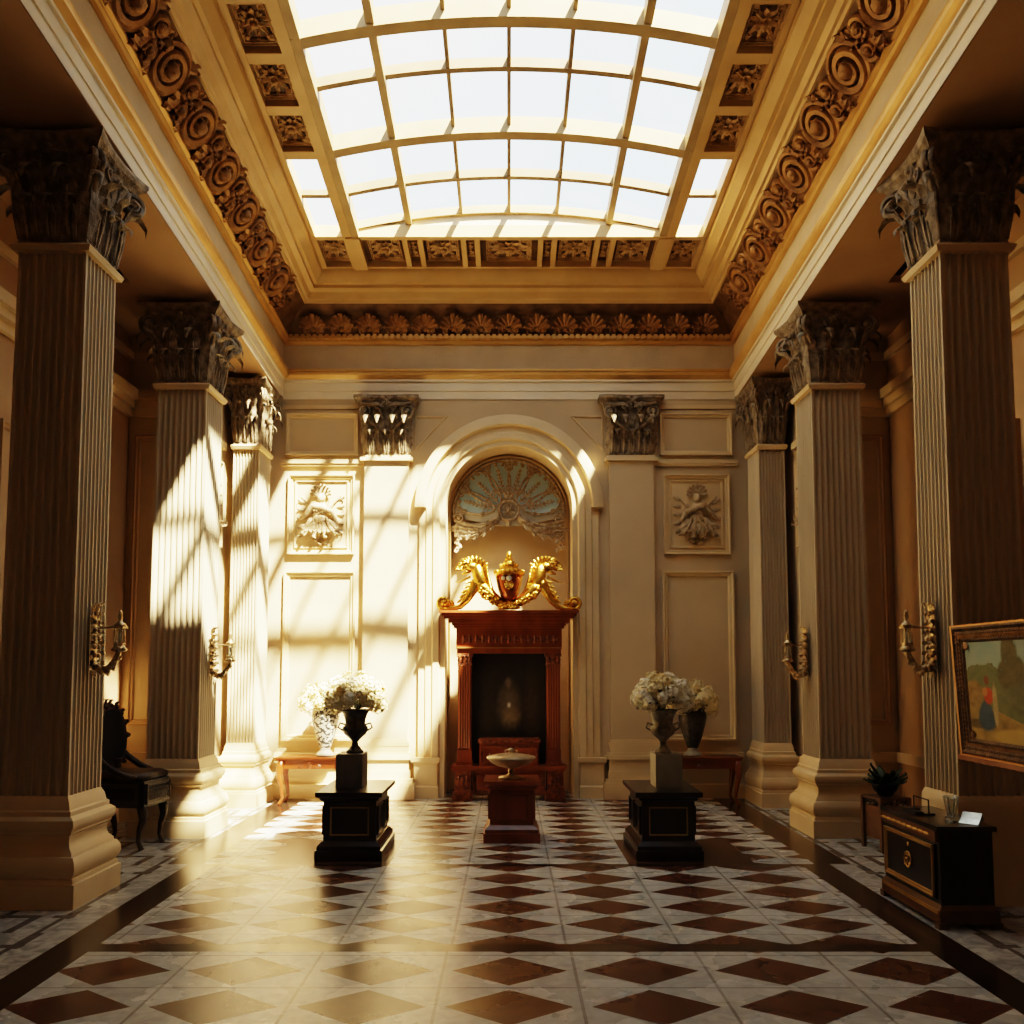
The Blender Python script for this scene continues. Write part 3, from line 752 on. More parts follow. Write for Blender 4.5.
# ------------------------------------------------------------------ lunette screen in the arch
lun = empty('lunette_screen', (0, B+.52, NSZ), 'fan-shaped lunette screen of scrollwork with pale blue panes in the arch', 'screen', kind='thing')
r0 = NR-.04
q = MB()
q.rings([[(-r0*math.cos(pi*i/40), -.02, r0*math.sin(pi*i/40)) for i in range(41)] + [(r0, -.02, -.02), (0.14, -.02, -.14), (-0.14, -.02, -.14), (-r0, -.02, -.02)], [(-r0*math.cos(pi*i/40), .03, r0*math.sin(pi*i/40)) for i in range(41)] + [(r0, .03, -.02), (0.14, .03, -.14), (-.14, .03, -.14), (-r0, .03, -.02)]])
q.build('backing', 'lunette', lun)
def lobe(c, ang, l, w):
    pts = []
    for i in range(25):
        a = 2*pi*i/24; x = w*math.sin(a)*(.55+.45*(.5-.5*math.cos(a))); y = l*(.5-.5*math.cos(a))
        pts.append((x, y))
    return [(c[0]+x*math.cos(ang)+y*math.sin(ang), c[1]-x*math.sin(ang)+y*math.cos(ang)) for x, y in pts]
for ki, (ang, l, w, st) in enumerate(((-1.30, .50, .17, .20), (-.78, .54, .21, .17), (-.25, .53, .17, .20), (.25, .53, .17, .20), (.78, .54, .21, .17), (1.30, .50, .17, .20))):
    c = (st*math.sin(ang), st*math.cos(ang) + .02)
    P = lobe(c, ang, l, w)
    q = MB(); q.rings([[(x, -.0205, z) for x, z in P[:-1]], [(x, -.024-.0015*ki, z) for x, z in P[:-1]]]); q.build('pane', 'bluepane', lun)
    q = MB(); q.tube([(x, -.035, z) for x, z in P], .014, 6)
    for t, sg in ((4, 1), (8, -1), (16, 1), (20, -1)):
        x, z = P[t]; q.spiral(frame((x, -.04, z), (1, 0, 0), (0, 0, 1), (0, -1, 0)), .035, 1.5, .010, 14, sgn=sg, start=t)
    # sprig running up the pane
    for k in range(7):
        rr = st+.06+.052*k; px_, pz_ = rr*math.sin(ang), rr*math.cos(ang)+.02
        for sg in (-1, 1): q.leaf(frame((px_, -.04, pz_), (math.cos(ang), 0, -math.sin(ang)), (math.sin(ang), 0, math.cos(ang)), (0, -1, 0)) @ RZ(sg*.9), .075-.006*k, .028, .6, 2, n=6)
    q.tube([((st+.02)*math.sin(ang), -.04, (st+.02)*math.cos(ang)+.02), ((st+.42)*math.sin(ang), -.04, (st+.42)*math.cos(ang)+.02)], .010, 5)
    q.build('scroll_tracery', 'lunette_orn', lun)
q = MB()
q.tube([((r0-.025)*math.cos(pi*i/40), -.03, (r0-.025)*math.sin(pi*i/40)) for i in range(41)], .022, 6)
for i in range(1, 24):
    a = pi*i/24; q.leaf(frame(((r0-.04)*math.cos(a), -.035, (r0-.04)*math.sin(a)), (math.sin(a), 0, -math.cos(a)), (-math.cos(a), 0, -math.sin(a)), (0, -1, 0)), .08, .06, .5, 2, n=6)
q.build('rim', 'lunette_orn', lun)
q = MB(); mxm = frame((0, -.04, .06), (1, 0, 0), (0, 0, 1), (0, -1, 0))
q.tube([(.13*math.cos(2*pi*i/24), -.04, .06+.13*math.sin(2*pi*i/24)) for i in range(25)], .022, 6)
for j in range(10): q.leaf(mxm @ RZ(2*pi*j/10), .10, .055, .5, 3, n=8)
q.blob((0, -.07, .06), .03, 8); q.leaf(mxm @ T(0, -.12, 0) @ RZ(pi), .12, .10, .5, 3)
for j in (-1, 0, 1): q.leaf(mxm @ T(.0, .13, 0) @ RZ(j*.5), .14, .08, .6, 3)
q.build('medallion', 'lunette_orn', lun, angle=60)
for sx in (-1, 1):
    q = MB()
    for k, (dz_, r_) in enumerate(((0, .03), (-.06, .034), (-.12, .03), (-.17, .022))):
        pth = []
        for i in range(15):
            t = i/14; x = .13+(.72-.13)*t; z = .02-.04 - math.sin(pi*t)*.10 + dz_*(.3+.9*t) - .05*t
            pth.append((sx*x, -.045, z))
        q.tube(pth, r_, 6)
    for j in range(16):
        t = j/15; q.leaf(frame((sx*(.16+.54*t), -.06, -.10-.12*math.sin(pi*t)-.08*t), (1, 0, 0), (0, 0, 1), (0, -1, 0)) @ RZ(sx*-(1.9+.8*math.sin(j*2.1))), .11, .06, .6, 3, n=7)
    for j in range(7):
        q.leaf(frame((sx*(.66+.02*(j % 2)), -.05, -.10-.055*j), (1, 0, 0), (0, 0, 1), (0, -1, 0)) @ RZ(pi+(.6 if j % 2 else -.6)), .10, .06, .6, 3, n=7)
        q.blob((sx*.68, -.055, -.12-.055*j), .02, 6)
    q.spiral(frame((sx*.66, -.06, -.05), (sx, 0, 0), (0, 0, 1), (0, -1, 0)), .06, 2, .018, 26)
    q.build('swag', 'lunette_orn', lun, angle=60)
# ------------------------------------------------------------------ altarpiece
alt = empty('altarpiece', (0, B, 0), 'red mahogany altarpiece surround with fluted posts under the arch', 'altarpiece', kind='thing')
def by(mb, x0, x1, d0, d1, z0, z1): return mb.box(x0, x1, -d1, -d0, z0, z1)
q = MB()
for (o, d, z0, z1) in ((0, .22, 2.06, 2.09), (.03, .26, 2.09, 2.12), (.05, .28, 2.12, 2.15), (.09, .32, 2.15, 2.20), (.14, .36, 2.20, 2.235), (.17, .39, 2.235, 2.27), (.20, .42, 2.27, 2.30)):
    by(q, -.65-o, .65+o, .001, d, z0, z1)
q.build('cornice', 'mahogany', alt)
q = MB(); by(q, -.65, .65, .001, .20, 1.86, 2.06); q.build('frieze', 'mahogany', alt)
q = MB()
for i in range(15):
    x = -.56+i*.08
    mxx = frame((x, -.203, 1.90), (1, 0, 0), (0, 0, 1), (0, -1, 0))
    q.leaf(mxx, .13, .06, .4, 3, n=7); q.spiral(mxx @ T(.04, .05, 0), .025, 1.4, .008, 10)
q.build('frieze_carving', 'maho_carved', alt)
q = MB(); by(q, -.65, .65, .001, .23, 1.835, 1.86); by(q, -.64, .64, .001, .20, 1.78, 1.835); q.build('lintel', 'mahogany', alt)
q = MB(); by(q, -.65, .65, .231, .235, 1.842, 1.853); q.build('gilt_line', 'goldline', alt)
for sx in (-1, 1):
    q = MB(); xc = sx*.545
    for i in range(5): q.lathe([(.017, .62), (.017, 1.62)], (xc-.06+.03*i, -.165, 0), 8)
    by(q, xc-.085, xc+.085, .001, .165, .42, 1.78)
    q.build('post', 'mahogany', alt)
    q = MB(); by(q, xc-.09, xc+.09, .001, .185, 1.62, 1.66); by(q, xc-.10, xc+.10, .001, .20, 1.74, 1.78)
    for j in range(3):
        q.leaf(frame((xc-.06+.06*j, -.185, 1.65), (1, 0, 0), (0, 0, 1), (0, -1, 0)), .12, .07, .6, 3, n=8)
    q.build('post_capital', 'maho_carved', alt)
    q = MB(); by(q, xc-.10, xc+.10, .001, .20, .42, .46); by(q, xc-.09, xc+.09, .001, .185, .46, .60); q.build('post_base', 'mahogany', alt)
    q = MB(); by(q, sx*.56-.12, sx*.56+.12, .001, .30, .0, .12); by(q, sx*.56-.10, sx*.56+.10, .001, .28, .12, .36)
    for j in range(4): q.leaf(frame((sx*.56-.075+.05*j, -.30, .01), (1, 0, 0), (0, 0, 1), (0, -1, 0)), .11, .06, .5, 3, n=7)
    for j in range(3): q.leaf(frame((sx*.56-.05+.05*j, -.281, .16), (1, 0, 0), (0, 0, 1), (0, -1, 0)), .16, .07, .5, 3, n=7)
    q.build('foot', 'maho_carved', alt)
q = MB(); by(q, -.68, .68, .001, .32, .36, .39); by(q, -.70, .70, .001, .34, .39, .42); by(q, -.44, .44, .001, .24, .06, .36); q.build('shelf', 'mahogany', alt)
q = MB()
for x in (-.22, .22): panel_frame(q, frame((x, -.241, .20), (1, 0, 0), (0, 0, 1), (0, -1, 0)), .40, .22, .03, .02)
q.build('shelf_panel', 'maho_carved', alt)

def painted(parent, name, w, h, nx, ny, fn, mx):
    mb = MB(); vs = [(-w/2+w*i/nx, -h/2+h*j/ny, 0) for j in range(ny+1) for i in range(nx+1)]
    fs = [(j*(nx+1)+i, j*(nx+1)+i+1, (j+1)*(nx+1)+i+1, (j+1)*(nx+1)+i) for j in range(ny) for i in range(nx)]
    mb.add(vs, fs, mx); o = mb.build(name, 'paint', parent, smooth=True)
    at = o.data.color_attributes.new('paint', 'FLOAT_COLOR', 'POINT')
    for j in range(ny+1):
        for i in range(nx+1):
            at.data[j*(nx+1)+i].color = (*fn(i/nx, j/ny), 1)
    return o
def mix(a, b_, t): t = max(0, min(1, t)); return tuple(p+(q_-p)*t for p, q_ in zip(a, b_))
def ell(u, v, cx, cy, rx, ry, soft=.12):
    d = math.hypot((u-cx)/rx, (v-cy)/ry); return max(0, min(1, (1+soft-d)/(2*soft)))
rng = random.Random(3)
NZ = [[rng.random() for _ in range(64)] for _ in range(64)]
def vn(x, y):
    i, j = int(math.floor(x)), int(math.floor(y)); fx_, fy_ = x-i, y-j
    g = lambda a, b_: NZ[a % 64][b_ % 64]
    return (g(i, j)*(1-fx_)+g(i+1, j)*fx_)*(1-fy_)+(g(i, j+1)*(1-fx_)+g(i+1, j+1)*fx_)*fy_
def fb(x, y): return .55*vn(x, y)+.3*vn(2*x+7, 2*y+3)+.15*vn(4*x+1, 4*y+9)
def altar_paint(u, v):
    return tuple(2.2*x for x in altar_tone(u, v))
def altar_tone(u, v):
    n_ = fb(u*10, v*12); n3 = fb(u*26+3, v*30); g = .35+1.3*n3
    E = lambda *a: ell(u+.05*(n_-.5), v+.04*(n3-.5), *a, .55)
    c = mix((.004, .003, .002), (.014, .010, .006), n_)
    c = mix(c, (.022, .015, .008), .9*E(.22, .42, .10, .28)*g)
    c = mix(c, (.024, .016, .008), .9*E(.80, .48, .09, .30)*g)
    c = mix(c, (.020, .014, .008), .8*E(.35, .30, .08, .18)*g)
    c = mix(c, (.055, .042, .026), E(.50, .52, .13, .18)*g)
    c = mix(c, (.10, .072, .036), .8*E(.53, .42, .10, .08)*g)
    c = mix(c, (.08, .055, .035), E(.49, .73, .035, .045)*g)
    c = mix(c, (.04, .03, .02), E(.40, .60, .05, .05)*g)
    c = mix(c, (.35, .33, .27), ell(u, v, .50, .53, .016, .018, .8))
    return mix(c, (.025, .028, .038), .8*E(.5, .14, .18, .05)*g)
painted(alt, 'painted_panel', .92, 1.36, 60, 90, altar_paint, frame((0, -.05, 1.10), (1, 0, 0), (0, 0, 1), (0, -1, 0)))

# chest inside the altarpiece
ch = empty('wooden_chest', (0, B-.20, .42), 'small reddish carved chest on the altarpiece shelf before the dark painting', 'chest', kind='thing')
q = MB().box(-.36, .36, -.11, .10, .0, .27); q.build('body', 'mahogany', ch)
q = MB().box(-.38, .38, -.125, .11, .27, .31); q.box(-.365, .365, -.115, .105, .31, .33); q.build('lid', 'maho_carved', ch)
q = MB()
for x in (-.18, .18): panel_frame(q, frame((x, -.111, .14), (1, 0, 0), (0, 0, 1), (0, -1, 0)), .32, .20, .02, .015)
q.build('front_panel', 'maho_carved', ch)
for x in (-.18, .18):
    q = MB(); q.tube([(x-.06, -.125, .15), (x-.04, -.135, .12), (x+.04, -.135, .12), (x+.06, -.125, .15)], .007, 6); q.build('handle', 'brass', ch)

# gilded crest on top of the altarpiece
cr_ = empty('gilded_crest', (0, B-.25, 2.30), 'golden crest of two winged beasts and an urn on top of the altarpiece', 'crest', kind='thing')
for sx in (-1, 1):
    q = MB(); mx = SC(sx, 1, 1)
    # foot scroll and leg
    q.spiral(mx @ frame((.80, -.02, .10), (1, 0, 0), (0, 0, 1), (0, -1, 0)), .075, 1.5, .03, 26, start=-pi*.5)
    q.tube([(.80, -.02, .03), (.70, -.02, .028), (.60, -.02, .05), (.52, -.02, .13), (.46, -.02, .23), (.41, -.02, .32), (.36, -.02, .38)], [.03, .032, .036, .045, .06, .075, .07], 10, mx)
    # chest, neck and head turned outward
    q.tube([(.30, -.02, .26), (.35, -.03, .36), (.375, -.03, .46), (.40, -.03, .53), (.44, -.03, .545)], [.05, .085, .085, .075, .05], 10, mx)
    q.blob((.455, -.03, .545), (.085, .06, .06), 8, mx)
    q.tube([(.47, -.03, .55), (.55, -.03, .535), (.60, -.03, .50)], [.05, .035, .018], 8, mx)
    q.tube([(.47, -.03, .50), (.54, -.03, .465), (.58, -.03, .45)], [.03, .022, .01], 8, mx)
    # body sweeping down to the middle
    q.tube([(.40, -.02, .36), (.30, -.02, .27), (.20, -.02, .17), (.10, -.02, .10), (0, -.02, .06)], [.07, .085, .07, .055, .045], 10, mx)
    q.build('winged_beast', 'gold', cr_, smooth=True)
    q = MB()
    for j in range(9):      # mane and crest feathers
        q.leaf(mx @ frame((.36+.012*j, -.05, .50+.012*j), (1, 0, 0), (0, 0, 1), (0, -1, 0)) @ RZ(.9-.32*j), .15, .06, .6, 3, n=8)
    for j in range(6): q.leaf(mx @ frame((.52+.012*j, -.05, .56-.01*j), (1, 0, 0), (0, 0, 1), (0, -1, 0)) @ RZ(-.5-.22*j), .11, .04, .5, 2, n=7)
    for j in range(7): q.leaf(mx @ frame((.30-.02*j, -.06, .42-.04*j), (1, 0, 0), (0, 0, 1), (0, -1, 0)) @ RZ(.2-.1*j), .14, .06, .6, 3, n=8)
    for j in range(5): q.leaf(mx @ frame((.42+.03*j, -.03, .38-.05*j), (1, 0, 0), (0, 0, 1), (0, -1, 0)) @ RZ(-1.9-.1*j), .15, .045, .5, 2, n=7)
    for j in range(5): q.leaf(mx @ frame((.68+.03*j, -.03, .05), (1, 0, 0), (0, 0, 1), (0, -1, 0)) @ RZ(-.3-.15*j), .10, .05, .6, 3, n=7)
    q.build('feathers', 'gold', cr_, angle=60)
    MB().tube([(.47, -.04, .42), (.60, -.04, .355), (.66, -.04, .35)], [.018, .01, .004], 6, mx).build('spur', 'gold', cr_)
q = MB(); rg = random.Random(5)
for j in range(170):
    t = rg.uniform(-1, 1); x = .36*t; z = .06+.24*abs(t)**1.25-.02
    q.blob((x+rg.uniform(-.02, .02), -.07+rg.uniform(-.02, .02), max(.033, z+rg.uniform(-.07, .03))), rg.uniform(.015, .03), 5)
for j in range(5): q.leaf(frame((0, -.06, .12), (1, 0, 0), (0, 0, 1), (0, -1, 0)) @ RZ(pi-.8+.4*j), .11, .06, .5, 3, n=8)
q.build('garland', 'gold', cr_)
q = MB().lathe([(.03, .12), (.07, .13), (.10, .17), (.135, .26), (.155, .36), (.165, .43)], (0, -.04, 0), 24); urn = q.build('urn', 'red_gold', cr_, smooth=True)
q = MB().lathe([(.165, .42), (.19, .44), (.19, .46), (.165, .475), (.15, .50), (.11, .53), (.11, .55), (.08, .57), (.075, .60), (.045, .62), (.05, .64), (.03, .66), (.035, .69), (.012, .73)], (0, -.04, 0), 24)
for j in range(12): q.blob((.17*math.cos(j*pi/6), -.04+.17*math.sin(j*pi/6), .48), .024, 6)
for j in range(8): q.blob((.10*math.cos(j*pi/4), -.04+.10*math.sin(j*pi/4), .56), .02, 6)
q.build('urn_lid', 'gold', urn, angle=50)
q = MB()
for j in range(8): q.leaf(frame((0, -.185, .31), (1, 0, 0), (0, 0, 1), (0, -1, 0)) @ RZ(2*pi*j/8), .07, .045, .5, 2, n=6)
for sx in (-1, 1):
    q.tube([(sx*.15, -.10, .42), (sx*.13, -.12, .30), (sx*.09, -.13, .18)], .014, 6)
q.build('urn_mount', 'gold', urn)
q = MB().blob((0.0, -.20, .385), (.034, .02, .034), 10); q.blob((-.07, -.185, .39), (.024, .015, .028), 8); q.build('pearl', 'flower', urn, smooth=True)

# ------------------------------------------------------------------ centre pedestal and bowl
def pedestal(name, loc, label, hx, hy, H, mt, mpanel, group=None, split=True):
    root = empty(name, loc, label, 'pedestal', group, kind='thing')
    MB().sq([(.06, 0), (.06, .085), (.045, .09), (.045, .12), (.025, .14), (.01, .155), (0, .16)], hx, hy).build('plinth', mt, root)
    MB().sq([(0, .155), (0, H-.075)], hx, hy).build('body', mt, root)
    MB().sq([(0, H-.08), (.02, H-.07), (.03, H-.05), (.055, H-.04), (.06, H-.03), (.06, H), (.0, H)], hx, hy).build('top', mt, root)
    q = MB(); w, h = hx*2*.74, H-.33
    for (y, s) in ((-hy, -1), (hy, 1)):
        fr = frame((0, y+s*.001, .155+(H-.235)/2), (-s, 0, 0), (0, 0, 1), (0, s, 0)); panel_frame(q, fr, w, h, .012, .006)
    q.build('front_panel', mpanel, root)
    for s in (-1, 1):
        q = MB()
        for yy in ((-.5, .5) if split else (0,)):
            fr = frame((s*(hx+.001), yy*hy, .155+(H-.235)/2), (0, s, 0), (0, 0, 1), (s, 0, 0)); panel_frame(q, fr, hy*(.8 if split else 1.5), h, .03, .018)
        q.build('side_panel', mt, root)
    return root
pedestal('display_pedestal', (.025, 8.62, 0), 'red-brown mahogany pedestal under the footed bowl in the middle', .20, .20, .56, 'mahogany', 'redwood', split=False)
bw_ = empty('footed_bowl', (.02, 8.60, .56), 'cream footed bowl with lid on the central mahogany pedestal', 'bowl', kind='thing')
MB().lathe([(.10, 0), (.12, .004), (.12, .014), (.05, .03), (.022, .05), (.03, .075), (.02, .09), (.05, .10), (.12, .115), (.19, .15), (.225, .185), (.235, .195), (.23, .20)], n=32).build('bowl', 'bowl', bw_, smooth=True)
MB().lathe([(.232, .197), (.225, .207), (.15, .225), (.06, .235), (.03, .24), (.02, .25), (.03, .262), (.02, .278), (.008, .285)], n=32).build('lid', 'bowl', bw_, smooth=True)
q = MB()
for s in (-1, 1): q.tube([(s*.05, 0, .235), (s*.06, 0, .262), (s*.02, 0, .266)], .007, 6)
q.build('handle', 'brass', bw_)

# ------------------------------------------------------------------ black pedestals with stone blocks, urns, flowers
def flowers(loc, label, rx, ry, rz, seed, mats):
    root = empty('flower_bouquet', loc, label, 'flowers', 'white flower bouquets', kind='thing')
    rg = random.Random(seed)
    q = MB()
    for j in range(9): q.tube([(rg.uniform(-.02, .02), rg.uniform(-.02, .02), -.06), (rg.uniform(-.05, .05), rg.uniform(-.05, .05), .04), (rg.uniform(-.7, .7)*rx, rg.uniform(-.7, .7)*ry, .04+rg.uniform(.2, .8)*rz)], .005, 5)
    for j in range(36):
        a = rg.uniform(0, 2*pi); t = rg.uniform(.3, .95)
        q.leaf(T(math.cos(a)*rx*t*.8, math.sin(a)*ry*t*.8, .02+rg.uniform(0, .5)*rz) @ RZ(a-pi/2) @ RX(rg.uniform(-.3, .9)), .09, .05, .4, 2, n=6)
    q.build('foliage', 'leafgreen', root)
    for hnum in range(22):
        a = hnum*2.399; k = math.sqrt((hnum+.5)/22)
        ph = k*pi*.58
        c = Vector((rx*.80*math.sin(ph)*math.cos(a), ry*.80*math.sin(ph)*math.sin(a), .09+rz*.70*math.cos(ph)))
        hr = rg.uniform(.055, .085)*(rx/.25)
        q = MB()
        for j in range(64):
            d = Vector((rg.gauss(0, 1), rg.gauss(0, 1), rg.gauss(0, 1))).normalized()
            p = c + d*hr*rg.uniform(.8, 1.15); x = d.orthogonal().normalized(); y = d.cross(x)
            fr = Matrix(((x.x, y.x, d.x, p.x), (x.y, y.y, d.y, p.y), (x.z, y.z, d.z, p.z), (0, 0, 0, 1))) @ RZ(rg.uniform(0, 6))
            s_ = rg.uniform(.015, .024)
            for k5 in range(4):
                q.add([(0, 0, 0), (s_*.55, s_*.45, .005), (0, s_*1.05, .008), (-s_*.55, s_*.45, .005)], [(0, 1, 2, 3)], fr @ RZ(k5*pi/2))
        q.blob(c, hr*.8, 7)
        q.build('blossom_cluster', mats[0] if rg.random() < .7 else mats[1], root)
    return root
def urn_vase(loc, label, k, H, mt, kind, group):
    root = empty('flower_urn', loc, label, 'urn', group, kind='thing')
    if kind == 'urn':      # campana urn: footed, waisted, flared
        prof = [(.075, 0), (.075, .02), (.06, .03), (.03, .07), (.026, .10), (.045, .125), (.095, .17), (.112, .21), (.11, .235), (.085, .255), (.09, .30), (.105, .35), (.125, .385), (.13, .395), (.115, .395), (.085, .30)]
    else:                  # shouldered vase
        prof = [(.085, 0), (.085, .015), (.065, .03), (.045, .055), (.05, .07), (.085, .16), (.115, .26), (.128, .32), (.125, .36), (.105, .385), (.11, .40), (.10, .40), (.09, .33)]
    MB().lathe([(r*k, z*H/.40) for r, z in prof[3:]], n=32).build('bowl', mt, root, smooth=True)
    MB().lathe([(r*k, z*H/.40) for r, z in prof[:5]], n=32).build('foot', mt if kind == 'urn' else 'greystone_light', root, smooth=True)
    q = MB()
    rr = prof[-4][0]*k
    q.tube([(rr*math.cos(2*pi*i/28), rr*math.sin(2*pi*i/28), prof[-4][1]*H/.40) for i in range(29)], .008, 6); q.build('rim', mt, root, smooth=True)
    if kind == 'urn':
        for s in (-1, 1):
            q = MB(); q.tube([(s*.088*k, 0, .255*H/.4), (s*.135*k, 0, .27*H/.4), (s*.15*k, 0, .23*H/.4), (s*.105*k, 0, .20*H/.4)], .009, 6); q.build('handle', mt, root, smooth=True)
    return root
for sx in (-1, 1):
    side = 'left' if sx < 0 else 'right'
    pedestal('black_pedestal', (sx*1.335, 8.02, 0), 'black pedestal with thin gilt panel line, ' + ('left of the central pedestal' if sx < 0 else 'right of the central pedestal'), .22, .37, .565, 'ebony', 'goldline', 'black display pedestals')
    bl = MB().box(-.115, .115, -.15, .15, 0, .285)
    bl.box(-.112, .112, -.147, .147, .285, .288)
    o = bl.build('stone_block', 'greystone' if sx < 0 else 'greystone_light'); o.location = (sx*1.385, 8.02, .566)
    tag(o, ('dark grey' if sx < 0 else 'pale grey') + ' square stone block on the ' + side + ' black pedestal', 'block', 'stone blocks on the black pedestals', 'thing')
    urn_vase((sx*1.36, 8.02, .855), ('dark bronze waisted urn on the dark grey stone block' if sx < 0 else 'pale weathered waisted urn on the pale grey stone block'), 1.0, .385, 'vase_dark' if sx < 0 else 'vase_grey', 'urn', 'urns filled with white flowers')
    flowers((sx*1.36, 8.02, 1.235), 'white bouquet in the ' + ('dark urn on the left stone block' if sx < 0 else 'pale urn on the right stone block'), .26, .24, .25, 11 if sx < 0 else 12, ('flower', 'flower2'))

# ------------------------------------------------------------------ console tables by the back wall
for sx in (-1, 1):
    root = empty('console_table', (sx*2.34, 10.82, 0), 'small orange wooden console table against the ' + ('sunlit left' if sx < 0 else 'shaded right') + ' back wall', 'table', 'console tables at the back wall', kind='thing')
    MB().box(-.40, .40, -.19, .19, .535, .555).box(-.39, .39, -.18, .18, .52, .535).build('table_top', 'redwood', root)
    MB().box(-.34, .34, -.15, .15, .42, .52).build('apron', 'redwood', root)
    q = MB()
    for s in (-1, 1): q.spiral(frame((s*.10, -.153, .44), (s, 0, 0), (0, 0, 1), (0, -1, 0)), .03, 1.5, .008, 14, tail=(-.06, .0, .02))
    q.leaf(frame((0, -.152, .42), (1, 0, 0), (0, 0, 1), (0, -1, 0)), .09, .06, .5, 3); q.build('apron_carving', 'redwood', root)
    for ax_ in (-1, 1):
        for ay in (-1, 1):
            q = MB(); x, y = ax_*.33, ay*.14
            q.tube([(x, y, .52), (x+ax_*.02, y+ay*.006, .42), (x+ax_*.025, y+ay*.008, .34), (x, y, .20), (x-ax_*.015, y, .08), (x+ax_*.015, y+ay*.004, .02), (x+ax_*.025, y+ay*.006, .0)], [.038, .042, .036, .024, .017, .02, .024], 8)
            q.build('leg', 'redwood', root, smooth=True)
    urn_vase((sx*2.19, 10.82, .556), ('black and white speckled vase on the left console table' if sx < 0 else 'dark shouldered vase on the right console table'), 1.28, .56, 'speckle' if sx < 0 else 'vase_dark', 'vase', 'urns filled with white flowers')
    flowers((sx*2.19, 10.82, 1.09), 'white bouquet in the ' + ('speckled vase on the left console table' if sx < 0 else 'dark vase on the right console table'), .30, .26, .30, 21 if sx < 0 else 22, ('flower2', 'flower'))

# ------------------------------------------------------------------ wall sconces on the columns
def sconce(loc, sx, label):
    """root on the nave face of a column, arm pointing to the nave (local +x)"""
    root = empty('wall_sconce', loc, label, 'sconce', 'brass sconces on the columns', 0 if sx < 0 else pi, kind='thing')
    fr = frame((.0, 0, 0), (0, 1, 0), (0, 0, 1), (1, 0, 0))
    q = MB(); q.blob((.008, 0, .10), (.012, .04, .13), 10); q.blob((.008, 0, -.10), (.012, .035, .13), 10)
    for j in range(7):
        for s in (-1, 1):
            q.leaf(fr @ T(s*.018, -.20+.065*j, .012) @ RZ(-s*(1.1-.12*j)), .085, .07, 1.0, 3, n=8); q.blob((.03, s*.03, -.17+.06*j), (.016, .018, .018), 6)
    q.leaf(fr @ T(0, .19, .01), .09, .07, .7, 3, n=8); q.leaf(fr @ T(0, -.20, .01) @ RZ(pi), .08, .06, .7, 3, n=8)
    q.build('backplate', 'brass', root, angle=60)
    q = MB()
    q.tube([(.01, 0, -.16), (.05, 0, -.215), (.10, 0, -.215), (.15, 0, -.17), (.185, 0, -.10), (.19, 0, -.07)], [.02, .024, .026, .024, .02, .014], 8)
    for j in range(8):
        t = j/7; x = .03+.16*t; z = -.19-.045*math.sin(pi*t)+.08*t*t
        q.leaf(frame((x, 0, z), (0, 1, 0), (.4-.6*t, 0, -1), (1, 0, .3)) @ RZ((-1)**j*.5), .05, .04, .6, 2, n=6)
        q.blob((x, 0.016*(-1)**j, z+.016), .019, 6); q.blob((x, -.016*(-1)**j, z-.012), .018, 6)
    q.build('lower_scroll', 'brass', root, angle=60)
    q = MB(); q.tube([(.01, 0, .085), (.10, 0, .09), (.17, 0, .09)], .008, 6); q.box(.14, .23, -.045, .045, .083, .097); q.build('arm', 'brass', root)
    q = MB().lathe([(.012, -.085), (.05, -.08), (.055, -.065), (.04, -.05), (.03, -.03), (.036, -.02)], (.19, 0, 0), 16); q.build('cup', 'brass', root, smooth=True)
    q = MB().lathe([(.034, -.02), (.036, .02), (.034, .085)], (.19, 0, 0), 16); q.build('glass_shade', 'clear', root, smooth=True)
    q = MB()
    for j in range(4):
        a = pi/4+j*pi/2; q.tube([(.19+.04*math.cos(a), .04*math.sin(a), -.04), (.19+.036*math.cos(a), .036*math.sin(a), .09)], .004, 5)
    q.build('cage', 'brass', root)
    q = MB().lathe([(.045, .095), (.04, .115), (.018, .13), (.012, .15), (.02, .165), (.012, .185), (.016, .195), (.003, .22)], (.19, 0, 0), 16); q.build('finial', 'brass', root, smooth=True)
    q = MB().lathe([(.01, -.03), (.01, .05), (.002, .065)], (.19, 0, 0), 10); q.build('candle', 'flower', root, smooth=True)
    return root
sconce((-2.98, 6.45, 1.80), -1, 'brass sconce on the nearest left column')
sconce((-2.96, 8.96, 1.74), -1, 'brass sconce on the middle left column')
sconce((3.04, 6.45, 1.80), 1, 'brass sconce on the nearest right column')
sconce((2.96, 8.96, 1.74), 1, 'brass sconce on the middle right column')

# ------------------------------------------------------------------ dark armchair
chr_ = empty('carved_chair', (-3.46, 8.27, 0), 'black carved armchair with oval back behind the nearest left column', 'chair', None, R(-6), kind='thing')
# faces local +x
q = MB().sq([(0, .37), (.012, .39), (.012, .58), (0, .60)], .27, .225); q.build('seat_box', 'leather', chr_)
q = MB().sq([(0, .60), (.012, .615), (.008, .65), (-.03, .675), (-.1, .685)], .255, .215); q.build('seat_cushion', 'darkcarved', chr_, smooth=True)
q = MB()
for s in (-1, 1):
    panel_frame(q, frame((.0, s*.238, .49), (s, 0, 0), (0, 0, 1), (0, s, 0)) if s < 0 else frame((.0, s*.238, .49), (-1, 0, 0), (0, 0, 1), (0, 1, 0)), .46, .17, .03, .02)
panel_frame(q, frame((.283, 0, .49), (0, 1, 0), (0, 0, 1), (1, 0, 0)), .42, .18, .03, .02)
for j in range(7): q.leaf(frame((.285, -.16+.053*j, .41), (0, 1, 0), (0, 0, 1), (1, 0, 0)), .15, .06, .6, 3, n=8)
q.build('seat_rail', 'darkcarved', chr_)
